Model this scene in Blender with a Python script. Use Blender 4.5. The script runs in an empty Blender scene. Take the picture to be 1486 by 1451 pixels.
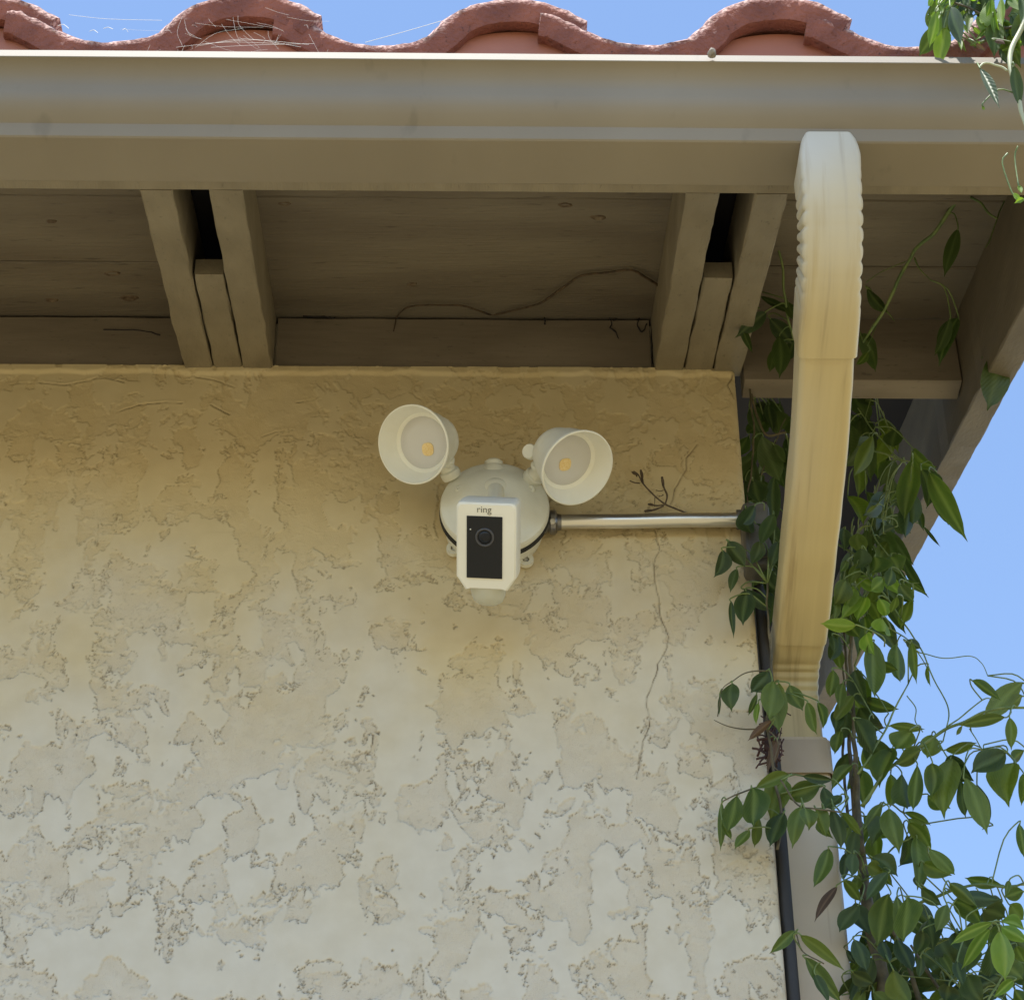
import bpy, bmesh, math, random
import numpy as np
from mathutils import Vector, Matrix, noise
R=math.radians
random.seed(7)
sc=bpy.context.scene
C=bpy.context.collection

# ------------------------------------------------------------------ camera
CP=np.array([0.0103,-2.4583,-2.1122]); TILT,YAW,ROLL,FPX=0.6579,0.0255,-0.0114,3616.6
fw=np.array([math.sin(YAW)*math.cos(TILT),math.cos(YAW)*math.cos(TILT),math.sin(TILT)])
_rt=np.array([math.cos(YAW),-math.sin(YAW),0]); _up=np.cross(_rt,fw)
rt=_rt*math.cos(ROLL)+_up*math.sin(ROLL); up=-_rt*math.sin(ROLL)+_up*math.cos(ROLL)
cam=bpy.data.cameras.new('camera'); co=bpy.data.objects.new('camera',cam); C.objects.link(co)
cam.sensor_width=36; cam.sensor_fit='HORIZONTAL'; cam.lens=36*FPX/1486; cam.clip_start=.05; cam.clip_end=500
M=Matrix((list(rt)+[CP[0]],list(up)+[CP[1]],list(-fw)+[CP[2]],[0,0,0,1])); M=Matrix([[rt[i],up[i],-fw[i],CP[i]] for i in range(3)]+[[0,0,0,1]])
co.matrix_world=M; sc.camera=co
# ------------------------------------------------------------------ light
EL,AZ=R(76),R(200)                     # azimuth clockwise from +y, sun high, slightly in front and to the left
to_sun=Vector((math.sin(AZ)*math.cos(EL),math.cos(AZ)*math.cos(EL),math.sin(EL)))
w=bpy.data.worlds.new('World'); sc.world=w; w.use_nodes=True
nt=w.node_tree; bg=nt.nodes['Background']
sky=nt.nodes.new('ShaderNodeTexSky'); sky.sky_type='NISHITA'; sky.sun_disc=False
sky.sun_elevation=EL; sky.sun_rotation=AZ; sky.air_density=1.0; sky.dust_density=.2; sky.ozone_density=1.6
nt.links.new(sky.outputs[0],bg.inputs[0]); bg.inputs[1].default_value=.15
sl=bpy.data.lights.new('sun','SUN'); sl.energy=4.2; sl.angle=R(.5); sl.color=(1,.96,.9)
so=bpy.data.objects.new('sun',sl); C.objects.link(so); so.rotation_euler=to_sun.to_track_quat('Z','Y').to_euler()
sc.view_settings.view_transform='Standard'; sc.view_settings.look='None'; sc.view_settings.gamma=1
sc.view_settings.use_curve_mapping=False; sc.view_settings.exposure=0.95
sc.render.engine='CYCLES'; sc.cycles.max_bounces=8; sc.cycles.diffuse_bounces=5

# ------------------------------------------------------------------ helpers
def ray(x,y): return fw*FPX+rt*(x-743)-up*(y-725.5)
def at(x,y,Y):                         # where the sight line through a spot of the photograph meets the vertical plane at depth Y
    d=ray(x,y); return Vector(CP+d*(Y-CP[1])/d[1])
def atp(x,y,k,s=.3):                   # ... meets the roof-parallel plane z = k + s*y
    d=ray(x,y); t=(k+s*CP[1]-CP[2])/(d[2]-s*d[1]); return Vector(CP+d*t)
def tag(o,label=None,cat=None,group=None,kind=None):
    if label:o['label']=label
    if cat:o['category']=cat
    if group:o['group']=group
    if kind:o['kind']=kind
    return o
def empty(name,loc,label,cat,group=None):
    o=bpy.data.objects.new(name,None); C.objects.link(o); o.location=loc; o.empty_display_size=.05
    return tag(o,label,cat,group)
def wloc(o):
    v=Vector(o.location)
    while o.parent: o=o.parent; v+=o.location
    return v
def link(name,me,parent=None,mat=None):
    o=bpy.data.objects.new(name,me); C.objects.link(o)
    if parent: o.parent=parent
    if mat and not me.materials: me.materials.append(mat)
    return o
def obj(name,bm,mat,parent=None,smooth=False,mw=None):
    """bmesh given in world coordinates -> one object, origin moved to the parent's"""
    if parent: bmesh.ops.translate(bm,verts=bm.verts,vec=-wloc(parent))
    bmesh.ops.recalc_face_normals(bm,faces=bm.faces)
    me=bpy.data.meshes.new(name); bm.to_mesh(me); bm.free()
    if smooth:
        me.polygons.foreach_set('use_smooth',[True]*len(me.polygons))
        if smooth is not True: me.set_sharp_from_angle(angle=R(smooth))
    return link(name,me,parent,mat)
def box(bm,x0,x1,y0,y1,z0,z1,bev=0):
    vs=[bm.verts.new((x,y,z)) for x in (x0,x1) for y in (y0,y1) for z in (z0,z1)]
    fs=[(0,1,3,2),(4,6,7,5),(0,4,5,1),(2,3,7,6),(0,2,6,4),(1,5,7,3)]
    F=[bm.faces.new([vs[i] for i in f]) for f in fs]
    if bev:
        es=list({e for f in F for e in f.edges}); bmesh.ops.bevel(bm,geom=es,offset=bev,segments=2,affect='EDGES',profile=.5)
def lumber(x0,x1,ya,yb,bot,top,jit=.0007,seed=0,seg=.012):
    """a timber parallel to y, bottom/top given as functions of y, with slightly uneven arrises"""
    bm=bmesh.new(); n=max(2,int(abs(yb-ya)/seg)); rings=[]
    c=.0018
    for i in range(n+1):
        y=ya+(yb-ya)*i/n; b,t=bot(y),top(y); r=[]
        for k,(x,z) in enumerate(((x0+c,b),(x1-c,b),(x1,b+c),(x1,t),(x0,t),(x0,b+c))):
            j=noise.noise_vector(Vector((k*7.3+seed*11,y*22,seed)))*jit*(2.0 if k in(0,1,2,5) else .3)
            j2=noise.noise(Vector((k*3.3+seed*5,y*90,seed*2)))*jit*.8
            r.append(bm.verts.new((x+j.x+j2,y,z+j.z)))
        rings.append(r)
    for a,b in zip(rings,rings[1:]):
        for k in range(6): bm.faces.new((a[k],a[(k+1)%6],b[(k+1)%6],b[k]))
    bm.faces.new(rings[0]); bm.faces.new(rings[-1][::-1])
    return bm
def tube(bm,pts,rad,sides=7,cap=True):
    pts=[Vector(p) for p in pts]; n=len(pts)
    if not hasattr(rad,'__len__'): rad=[rad]*n
    up0=None; rings=[]
    for i,p in enumerate(pts):
        t=(pts[min(i+1,n-1)]-pts[max(i-1,0)])
        if t.length<1e-9: t=Vector((0,0,1))
        t.normalize()
        if up0 is None: up0=t.orthogonal()
        u=(up0-t*up0.dot(t))
        if u.length<1e-6:u=t.orthogonal()
        u.normalize(); up0=u; v=t.cross(u)
        rings.append([bm.verts.new(p+(u*math.cos(a)+v*math.sin(a))*rad[i]) for a in [2*math.pi*k/sides for k in range(sides)]])
    for a,b in zip(rings,rings[1:]):
        for k in range(sides): bm.faces.new((a[k],a[(k+1)%sides],b[(k+1)%sides],b[k]))
    if cap: bm.faces.new(rings[0][::-1]); bm.faces.new(rings[-1])
def smoothpts(P,n=6):
    P=[Vector(p) for p in P]
    if len(P)<3: return [P[0].lerp(P[-1],i/n) for i in range(n+1)]
    Q=[P[0]*2-P[1]]+P+[P[-1]*2-P[-2]]; out=[]
    for i in range(1,len(Q)-2):
        for k in range(n):
            t=k/n; a,b,c,d=Q[i-1],Q[i],Q[i+1],Q[i+2]
            out.append(.5*((2*b)+(c-a)*t+(2*a-5*b+4*c-d)*t*t+(3*b-a-3*c+d)*t**3))
    out.append(P[-1]); return out
def lathe(bm,prof,org,axis,sides=48,closed=False):
    """prof: (r, h) pairs revolved about axis through org"""
    axis=Vector(axis).normalized(); u=axis.orthogonal().normalized(); v=axis.cross(u); org=Vector(org); rings=[]
    for r,h in prof:
        if r<1e-6: rings.append([bm.verts.new(org+axis*h)])
        else: rings.append([bm.verts.new(org+axis*h+(u*math.cos(a)+v*math.sin(a))*r) for a in [2*math.pi*k/sides for k in range(sides)]])
    for a,b in zip(rings,rings[1:]):
        for k in range(sides):
            k2=(k+1)%sides
            if len(a)==1 and len(b)==1: break
            if len(a)==1: bm.faces.new((a[0],b[k2],b[k]))
            elif len(b)==1: bm.faces.new((a[k],a[k2],b[0]))
            else: bm.faces.new((a[k],a[k2],b[k2],b[k]))

# ------------------------------------------------------------------ materials
def mat(name,col,rough=.6,metal=0,spec=.5):
    m=bpy.data.materials.new(name); m.use_nodes=True; b=m.node_tree.nodes['Principled BSDF']
    b.inputs['Base Color'].default_value=(*col,1); b.inputs['Roughness'].default_value=rough
    b.inputs['Metallic'].default_value=metal; b.inputs['Specular IOR Level'].default_value=spec
    return m
def N(m,t,**k):
    n=m.node_tree.nodes.new(t)
    for a,v in k.items():
        if a.startswith('i_'): n.inputs[a[2:].replace('_',' ')].default_value=v
        else: setattr(n,a,v)
    return n
def L(m,a,b): m.node_tree.links.new(a,b)
def P(m): return m.node_tree.nodes['Principled BSDF']
def ramp(m,src,stops):
    r=N(m,'ShaderNodeValToRGB'); e=r.color_ramp.elements
    while len(e)<len(stops): e.new(.5)
    for k,(p,c) in enumerate(stops):
        e[k].position=p; e[k].color=(*c,1) if hasattr(c,'__len__') else (c,c,c,1)
    L(m,src,r.inputs[0]); return r
def coords(m,scale=(1,1,1),kind='Object'):
    tc=N(m,'ShaderNodeTexCoord'); mp=N(m,'ShaderNodeMapping'); mp.inputs['Scale'].default_value=scale
    L(m,tc.outputs[kind],mp.inputs[0]); return mp.outputs[0]
def noisy(m,col,dark,scale=20,stretch=(1,1,1),amount=(.35,.7),bump=.0006,bscale=60,detail=6,bstretch=None,kind='Object',speck=0):
    v=coords(m,stretch,kind); n=N(m,'ShaderNodeTexNoise'); n.inputs['Scale'].default_value=scale; n.inputs['Detail'].default_value=detail
    L(m,v,n.inputs[0]); r=ramp(m,n.outputs[0],[(amount[0],dark),(amount[1],col)]); c=r.outputs[0]
    if speck:
        n3=N(m,'ShaderNodeTexNoise'); n3.inputs['Scale'].default_value=scale*9; n3.inputs['Detail'].default_value=3; L(m,v,n3.inputs[0])
        r3=ramp(m,n3.outputs[0],[(.27,(1-speck,)*3),(.36,(1,1,1))]); mx=N(m,'ShaderNodeMix',data_type='RGBA',blend_type='MULTIPLY'); mx.inputs[0].default_value=1
        L(m,c,mx.inputs[6]); L(m,r3.outputs[0],mx.inputs[7]); c=mx.outputs[2]
    L(m,c,P(m).inputs['Base Color'])
    if bump:
        v2=coords(m,bstretch or stretch,kind); n2=N(m,'ShaderNodeTexNoise'); n2.inputs['Scale'].default_value=bscale; n2.inputs['Detail'].default_value=8
        L(m,v2,n2.inputs[0]); b=N(m,'ShaderNodeBump'); b.inputs['Distance'].default_value=bump; b.inputs['Strength'].default_value=1
        L(m,n2.outputs[0],b.inputs['Height']); L(m,b.outputs[0],P(m).inputs['Normal'])
    return m
m_beam=noisy(mat('painted timber',(.3,.25,.17),.65),(.265,.23,.172),(.205,.176,.13),scale=9,stretch=(3,1,3),bump=.0009,bscale=45,bstretch=(5,.6,5),speck=.25)
m_plank=noisy(mat('painted sheathing',(.2,.165,.12),.75),(.2,.175,.142),(.145,.122,.099),scale=5,stretch=(.7,3,3),bump=.0016,bscale=34,bstretch=(.6,9,9),speck=.4)
m_block=noisy(mat('painted blocking',(.2,.165,.12),.7),(.255,.215,.175),(.19,.158,.125),scale=7,stretch=(1,3,3),bump=.0007,bscale=25,bstretch=(.7,5,5),speck=.3)
m_dark=mat('shade dark underlay',(.032,.030,.036),.9,spec=.2)  # near-black stands in for shade in the gaps behind the timbers
m_gut=noisy(mat('gutter paint',(.4,.345,.25),.62,spec=.28),(.285,.253,.205),(.235,.206,.164),scale=3,stretch=(1.2,.6,.6),bump=.0004,bscale=5,bstretch=(1,2,2),speck=.14)
m_spout=mat('downspout paint',(.5,.45,.32),.42)
def streaks(m,base,stain_shade,dark):
    v=coords(m,(34,3.0,2.2)); n=N(m,'ShaderNodeTexNoise'); n.inputs['Scale'].default_value=2.2; n.inputs['Detail'].default_value=7; L(m,v,n.inputs[0])
    v2=coords(m,(1,1,1)); n2=N(m,'ShaderNodeTexNoise'); n2.inputs['Scale'].default_value=7; n2.inputs['Detail'].default_value=5; L(m,v2,n2.inputs[0])
    r=ramp(m,n2.outputs[0],[(.35,stain_shade),(.65,base)]); r2=ramp(m,n.outputs[0],[(.28,dark),(.42,(1,1,1))])
    mx=N(m,'ShaderNodeMix',data_type='RGBA',blend_type='MULTIPLY'); mx.inputs[0].default_value=.8
    L(m,r.outputs[0],mx.inputs[6]); L(m,r2.outputs[0],mx.inputs[7]); L(m,mx.outputs[2],P(m).inputs['Base Color'])
    n4=N(m,'ShaderNodeTexNoise'); n4.inputs['Scale'].default_value=9; L(m,v2,n4.inputs[0])
    b=N(m,'ShaderNodeBump'); b.inputs['Distance'].default_value=.0015; L(m,n4.outputs[0],b.inputs['Height']); L(m,b.outputs[0],P(m).inputs['Normal'])
m_spout2=mat('lower downspout paint',(.5,.45,.32),.45); streaks(m_spout2,(.60,.52,.40),(.54,.45,.33),(.75,.68,.6))
streaks(m_spout,(.62,.60,.53),(.57,.54,.46),(.72,.64,.52))
def stain_shade_mix(m,a_,b_):
    o=P(m).inputs['Base Color'].links[0].from_socket; at_=N(m,'ShaderNodeAttribute',attribute_name='stain_shade'); n=N(m,'ShaderNodeTexNoise'); n.inputs['Scale'].default_value=2.5; n.inputs['Detail'].default_value=8
    L(m,coords(m,(34,1.6,1.6)),n.inputs[0]); rr=ramp(m,n.outputs[0],[(.33,b_),(.45,a_),(.7,(.58,.485,.27))]); mu=N(m,'ShaderNodeMix',data_type='RGBA'); L(m,at_.outputs['Fac'],mu.inputs[0]); L(m,o,mu.inputs[6]); L(m,rr.outputs[0],mu.inputs[7]); L(m,mu.outputs[2],P(m).inputs['Base Color'])
stain_shade_mix(m_spout,(.53,.44,.245),(.37,.29,.16))
m_plast=noisy(mat('cream plastic',(.78,.77,.66),.42),(.84,.84,.785),(.79,.785,.72),scale=14,bump=.0002,bscale=160)
m_plast2=noisy(mat('aged cream plastic',(.66,.65,.54),.5),(.75,.75,.68),(.67,.665,.59),scale=20,bump=.0003,bscale=120)
m_black=mat('black glass',(.010,.013,.02),.22,spec=.3)
m_gasket=mat('black gasket',(.012,.012,.012),.7)
m_lens=mat('led lens',(.60,.60,.62),.22)
m_led=noisy(mat('led phosphor',(.85,.55,.15),.4),(.86,.69,.38),(.78,.56,.24),scale=420,bump=.0006,bscale=500)
m_chrome=noisy(mat('galvanised steel',(.55,.55,.56),.3,metal=1),(.82,.82,.83),(.6,.6,.6),scale=18,stretch=(.4,4,4),bump=.0001,bscale=80)
m_zinc=noisy(mat('die cast zinc',(.33,.33,.35),.32,metal=1),(.4,.4,.42),(.2,.2,.22),scale=60,bump=.0002,bscale=120)
m_cbody=noisy(mat('grey conduit fitting',(.2,.2,.2),.5,metal=.5),(.2,.195,.185),(.12,.115,.11),scale=20,bump=.0003,bscale=90)
m_pipe=noisy(mat('black pipe',(.03,.028,.026),.6),(.04,.036,.032),(.018,.016,.015),scale=15,stretch=(1,1,.3),bump=.0006,bscale=60)
m_print=mat('grey print',(.12,.12,.11),.6)
m_ring=mat('lens ring',(.06,.062,.075),.25)
m_twig=noisy(mat('dry twig',(.09,.06,.04),.8),(.13,.09,.055),(.05,.035,.025),scale=120,bump=.0003,bscale=300)
m_web=mat('spider silk',(.85,.82,.75),.5)
m_mud=noisy(mat('grey insect nest',(.35,.31,.25),.9),(.4,.36,.3),(.18,.15,.12),scale=200,bump=.001,bscale=300)
m_stem=noisy(mat('vine bark',(.12,.1,.055),.75),(.17,.14,.08),(.06,.055,.035),scale=60,bump=.0006,bscale=160)
m_gstem=noisy(mat('green stem',(.13,.2,.05),.5),(.2,.26,.08),(.09,.15,.05),scale=60,bump=.0002,bscale=160)
m_pstem=mat('pale stem',(.45,.47,.3),.5)
# clay tile
m_tile=noisy(mat('red clay tile',(.3,.1,.065),.85),(.37,.13,.088),(.18,.062,.048),scale=22,amount=(.3,.72),bump=.004,bscale=170,speck=.5)
def tile_sunlit_crust(m):                      # pale upper surface and rim: sunlight put into the colour by vertex attribute
    a=N(m,'ShaderNodeAttribute',attribute_name='sunlit_crust'); n=N(m,'ShaderNodeTexNoise'); n.inputs['Scale'].default_value=190; n.inputs['Detail'].default_value=4
    L(m,coords(m),n.inputs[0]); r=ramp(m,n.outputs[0],[(.42,(.2,.09,.08)),(.60,(.62,.42,.36))])
    old=P(m).inputs['Base Color'].links[0].from_socket; mx=N(m,'ShaderNodeMix',data_type='RGBA')
    L(m,a.outputs['Fac'],mx.inputs[0]); L(m,old,mx.inputs[6]); L(m,r.outputs[0],mx.inputs[7]); L(m,mx.outputs[2],P(m).inputs['Base Color'])
tile_sunlit_crust(m_tile)
m_stop=noisy(mat('salmon bird stop',(.42,.17,.12),.7),(.46,.19,.135),(.38,.15,.105),scale=12,bump=.0004,bscale=90)
# leaf materials
def leafmat(name,c1,c2,rib,trans=.35,rough=.5):
    m=mat(name,c1,rough,spec=.35); nt=m.node_tree; b=P(m)
    oi=N(m,'ShaderNodeObjectInfo'); n=N(m,'ShaderNodeTexNoise'); n.inputs['Scale'].default_value=4; L(m,coords(m),n.inputs[0])
    ad=N(m,'ShaderNodeMath',operation='ADD'); L(m,oi.outputs['Random'],ad.inputs[0]); L(m,n.outputs[0],ad.inputs[1])
    ml=N(m,'ShaderNodeMath',operation='MULTIPLY'); ml.inputs[1].default_value=.5; L(m,ad.outputs[0],ml.inputs[0])
    r=ramp(m,ml.outputs[0],[(.25,c1),(.8,c2)])
    a=N(m,'ShaderNodeAttribute',attribute_name='rib'); mx=N(m,'ShaderNodeMix',data_type='RGBA'); L(m,a.outputs['Fac'],mx.inputs[0]); L(m,r.outputs[0],mx.inputs[6]); mx.inputs[7].default_value=(*rib,1)
    L(m,mx.outputs[2],b.inputs['Base Color'])
    w=N(m,'ShaderNodeTexWave'); w.inputs['Scale'].default_value=6; w.inputs['Distortion'].default_value=1.5; w.bands_direction='DIAGONAL'; L(m,coords(m),w.inputs[0])
    bp=N(m,'ShaderNodeBump'); bp.inputs['Distance'].default_value=.02; bp.inputs['Strength'].default_value=.10; L(m,w.outputs[0],bp.inputs['Height']); L(m,bp.outputs[0],b.inputs['Normal'])
    t=N(m,'ShaderNodeBsdfTranslucent'); hs=N(m,'ShaderNodeMix',data_type='RGBA',blend_type='MULTIPLY'); hs.inputs[0].default_value=1; hs.inputs[7].default_value=(1.5,1.6,.5,1)
    L(m,mx.outputs[2],hs.inputs[6]); L(m,hs.outputs[2],t.inputs[0])
    ms=N(m,'ShaderNodeMixShader'); ms.inputs[0].default_value=trans; L(m,b.outputs[0],ms.inputs[1]); L(m,t.outputs[0],ms.inputs[2])
    L(m,ms.outputs[0],nt.nodes['Material Output'].inputs[0]); return m
LM=[leafmat('dark leaf',(.028,.052,.018),(.058,.092,.026),(.085,.125,.045),.22),
    leafmat('green leaf',(.052,.092,.02),(.115,.16,.03),(.15,.205,.055),.32),
    leafmat('young leaf',(.11,.2,.03),(.2,.31,.055),(.27,.38,.1),.45),
    leafmat('withered leaf',(.07,.045,.035),(.13,.08,.05),(.15,.1,.07),.2,.7)]

# ------------------------------------------------------------------ ground
bm=bmesh.new(); g=-3.72
for a in [(-200,-200),(200,-200),(200,200),(-200,200)]: bm.verts.new((*a,g))
bm.faces.new(bm.verts)
m_ground=noisy(mat('dry tan ground',(.25,.2,.1),.9),(.27,.215,.105),(.2,.155,.07),scale=1.2,bump=.01,bscale=20)
tag(obj('ground',bm,m_ground),'dry tan ground in front of the house',kind='structure')

# ------------------------------------------------------------------ stucco wall
WX=.365
def vnoise(x,y,seed):
    rs=np.random.RandomState(seed); G=rs.rand(257,257)
    xi=np.floor(x).astype(int); yi=np.floor(y).astype(int); fx=x-xi; fy=y-yi
    fx=fx*fx*(3-2*fx); fy=fy*fy*(3-2*fy); xi%=256; yi%=256
    return (G[yi,xi]*(1-fx)+G[yi,xi+1]*fx)*(1-fy)+(G[yi+1,xi]*(1-fx)+G[yi+1,xi+1]*fx)*fy
def fbm(x,y,seed,octv=5,gain=.5):
    s=0;a=1;t=0
    for o in range(octv):
        s=s+a*vnoise(x*2**o+37.7*o+500,y*2**o+11.3*o+500,seed+o); t+=a; a*=gain
    return s/t*2-1
def sstep(a,b,x):
    t=np.clip((x-a)/(b-a),0,1); return t*t*(3-2*t)
cracks_px=[([(949,769),(955,785),(957,798),(949,816),(950,840),(957,870),(960,900),(970,924),(966,945),(954,965),(950,985),(943,1001),(937,1021),(943,1053),(933,1078),(928,1105),(925,1130)],.0011),
 ([(1011,645),(995,665),(996,681),(985,700),(979,709),(973,732)],.0013),
 ([(15,558),(57,556),(94,560),(124,554),(147,548),(181,556)],.001),
 ([(285,548),(310,552),(338,562)],.0012),([(1062,545),(1056,560),(1066,578)],.0012),([(170,598),(200,588),(240,585),(265,586)],.0009),
 ([(305,588),(318,595),(333,602)],.0011),([(380,634),(400,627),(425,624)],.001),([(430,584),(455,580)],.0009)]
cracks=[(np.array([[at(x,y,0).x,at(x,y,0).z] for x,y in pts]),wd) for pts,wd in cracks_px]
def stucco(X,Z):
    wx=fbm(X/.05,Z/.05,11,3)*.014; wz=fbm(X/.05,Z/.05,21,3)*.018
    n=fbm((X+wx)/.034,(Z+wz)/.046,31,7,.615)
    big=fbm(X/.33,Z/.30,41,3)
    hi=sstep(-.62,-.28,Z)                       # the coat is trowelled smoother towards the eaves
    t=-.02+.13*big+hi*.05
    d=n-t
    m=sstep(-.016,.016,d)
    fine=fbm(X/.007,Z/.007,51,4,.6); mid=fbm(X/.022,Z/.022,61,4,.6)
    rough=fbm(X/.12,Z/.12,71,3)
    roughamt=np.clip(.55+rough*1.6,0.05,1.2)
    gate=sstep(-.22,.06,fbm(X/.024,Z/.024,81,3,.5)+.06)
    up=1-.35*hi
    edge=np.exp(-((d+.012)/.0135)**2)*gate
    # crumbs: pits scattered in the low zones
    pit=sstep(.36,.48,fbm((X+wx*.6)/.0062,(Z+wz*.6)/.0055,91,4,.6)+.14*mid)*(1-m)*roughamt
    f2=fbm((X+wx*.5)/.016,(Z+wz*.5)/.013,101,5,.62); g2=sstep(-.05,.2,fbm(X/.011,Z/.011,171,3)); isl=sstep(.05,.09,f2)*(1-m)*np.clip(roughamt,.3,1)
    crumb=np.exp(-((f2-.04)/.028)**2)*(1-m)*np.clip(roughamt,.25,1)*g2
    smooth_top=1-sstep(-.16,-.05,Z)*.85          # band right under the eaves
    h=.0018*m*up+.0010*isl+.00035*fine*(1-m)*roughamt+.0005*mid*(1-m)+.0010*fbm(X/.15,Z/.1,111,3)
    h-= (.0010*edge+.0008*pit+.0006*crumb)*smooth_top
    dark=np.clip(edge*(.72-.25*hi)+pit*.34+crumb*.36,0,1)*smooth_top  # dark edges and pits: cavity dirt with shade painted in
    # cracks
    for pl,wd in cracks:
        dm=np.full(X.shape,9.)
        jx=X+fbm(X/.012,Z/.012,121,3)*.0018
        for a,b in zip(pl,pl[1:]):
            ab=b-a; tt=np.clip(((jx-a[0])*ab[0]+(Z-a[1])*ab[1])/(ab@ab),0,1)
            dm=np.minimum(dm,np.hypot(jx-a[0]-tt*ab[0],Z-a[1]-tt*ab[1]))
        c=np.exp(-(dm/(wd*.6))**2)*(1 if wd>.00105 else sstep(-.25,.15,fbm(X/.012,Z/.012,181,3))); br=.55+.6*np.clip(fbm(X/.01,Z/.01,131,2)+.3,0,1)
        h-=.0018*c*br; dark=np.maximum(dark,c*np.clip(br,0,1))
        h+=.0003*np.exp(-((dm-.003)/.002)**2)
    # ragged bead of stucco pressed against the timber
    lip=sstep(-.011,-.004,Z+.004*fbm(X/.03,Z/.03,141,4)); h+=.0035*lip
    # rounded corner bead
    e=np.clip((X-(WX-.010))/.010,0,1); h-=.010*(1-np.sqrt(np.clip(1-e*e*.97,0,1)))
    h+=.0012*fbm(X/.008,Z/.02,151,3)*sstep(WX-.02,WX,X)
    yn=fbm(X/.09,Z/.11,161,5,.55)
    stain_shade=np.exp(-(((X-.045+.02*yn)/.075)**2+((Z+.43)/.085)**2)*(1+yn))
    yel=np.clip(sstep(-.66,-.18,Z+.16*yn)*.85+.10+.25*yn+.55*stain_shade,0,1)  # warm light under the eaves painted as yellower colour, plus a stain
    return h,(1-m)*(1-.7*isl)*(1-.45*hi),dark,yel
m_wall=mat('stucco',(.55,.52,.42),.88,spec=.25)
def wallmat(m):
    v=coords(m); a=N(m,'ShaderNodeAttribute',attribute_name='low'); d=N(m,'ShaderNodeAttribute',attribute_name='dirt_shade'); ye=N(m,'ShaderNodeAttribute',attribute_name='tint')
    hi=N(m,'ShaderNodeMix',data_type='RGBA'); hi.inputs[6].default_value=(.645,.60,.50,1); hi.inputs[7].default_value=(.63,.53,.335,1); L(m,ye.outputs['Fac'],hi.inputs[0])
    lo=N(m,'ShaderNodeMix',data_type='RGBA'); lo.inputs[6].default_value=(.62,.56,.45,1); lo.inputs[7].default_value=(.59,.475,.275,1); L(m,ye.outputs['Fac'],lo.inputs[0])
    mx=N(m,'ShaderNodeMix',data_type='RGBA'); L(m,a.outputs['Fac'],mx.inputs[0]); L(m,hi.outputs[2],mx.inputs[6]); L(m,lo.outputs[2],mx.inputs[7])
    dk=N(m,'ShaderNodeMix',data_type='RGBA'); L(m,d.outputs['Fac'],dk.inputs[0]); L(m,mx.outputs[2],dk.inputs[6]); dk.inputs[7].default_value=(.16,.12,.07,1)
    n=N(m,'ShaderNodeTexNoise'); n.inputs['Scale'].default_value=35; n.inputs['Detail'].default_value=9; L(m,v,n.inputs[0]); r=ramp(m,n.outputs[0],[(.3,(.93,.92,.9)),(.65,(1,1,1))])
    mu=N(m,'ShaderNodeMix',data_type='RGBA',blend_type='MULTIPLY'); mu.inputs[0].default_value=1; L(m,dk.outputs[2],mu.inputs[6]); L(m,r.outputs[0],mu.inputs[7]); L(m,mu.outputs[2],P(m).inputs['Base Color'])
    n2=N(m,'ShaderNodeTexNoise'); n2.inputs['Scale'].default_value=700; n2.inputs['Detail'].default_value=4; L(m,v,n2.inputs[0])
    n3=N(m,'ShaderNodeMath',operation='MULTIPLY'); L(m,n2.outputs[0],n3.inputs[0]); ma=N(m,'ShaderNodeMath',operation='MULTIPLY_ADD'); ma.inputs[1].default_value=.8; ma.inputs[2].default_value=.2; L(m,a.outputs['Fac'],ma.inputs[0]); L(m,ma.outputs[0],n3.inputs[1])
    b=N(m,'ShaderNodeBump'); b.inputs['Distance'].default_value=.0006; L(m,n3.outputs[0],b.inputs['Height']); L(m,b.outputs[0],P(m).inputs['Normal'])
wallmat(m_wall)
def wallgrid(name,x0,x1,z0,z1,st,parent):
    nx=int(round((x1-x0)/st))+1; nz=int(round((z1-z0)/st))+1
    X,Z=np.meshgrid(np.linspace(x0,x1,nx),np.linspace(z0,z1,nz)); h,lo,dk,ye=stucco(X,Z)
    co=np.stack([X,-h,Z],-1).reshape(-1,3)
    i=np.arange(nz-1)[:,None]*nx+np.arange(nx-1)[None]; q=np.stack([i,i+1,i+nx+1,i+nx],-1).reshape(-1,4)
    me=bpy.data.meshes.new(name); me.vertices.add(len(co)); me.vertices.foreach_set('co',co.ravel().astype(np.float32))
    me.loops.add(q.size); me.loops.foreach_set('vertex_index',q.ravel().astype(np.int32)); me.polygons.add(len(q)); me.polygons.foreach_set('loop_start',np.arange(0,q.size,4,dtype=np.int32))
    me.update(); me.polygons.foreach_set('use_smooth',[True]*len(q))
    for nm,a in (('low',lo),('dirt_shade',dk),('tint',ye)):
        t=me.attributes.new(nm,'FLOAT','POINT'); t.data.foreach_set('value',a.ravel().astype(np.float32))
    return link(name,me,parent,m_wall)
wall=empty('stucco_wall',(0,0,0),'cream textured stucco wall under the eaves carrying the floodlight camera','wall')
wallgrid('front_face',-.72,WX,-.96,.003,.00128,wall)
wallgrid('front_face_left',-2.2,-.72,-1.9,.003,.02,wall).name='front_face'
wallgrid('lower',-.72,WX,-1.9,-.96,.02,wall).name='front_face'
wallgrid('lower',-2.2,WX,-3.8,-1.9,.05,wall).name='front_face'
bm=bmesh.new(); box(bm,-2.2,WX-.001,.0125,3.0,-3.8,.09); obj('side_face',bm,m_wall,wall)

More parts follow.
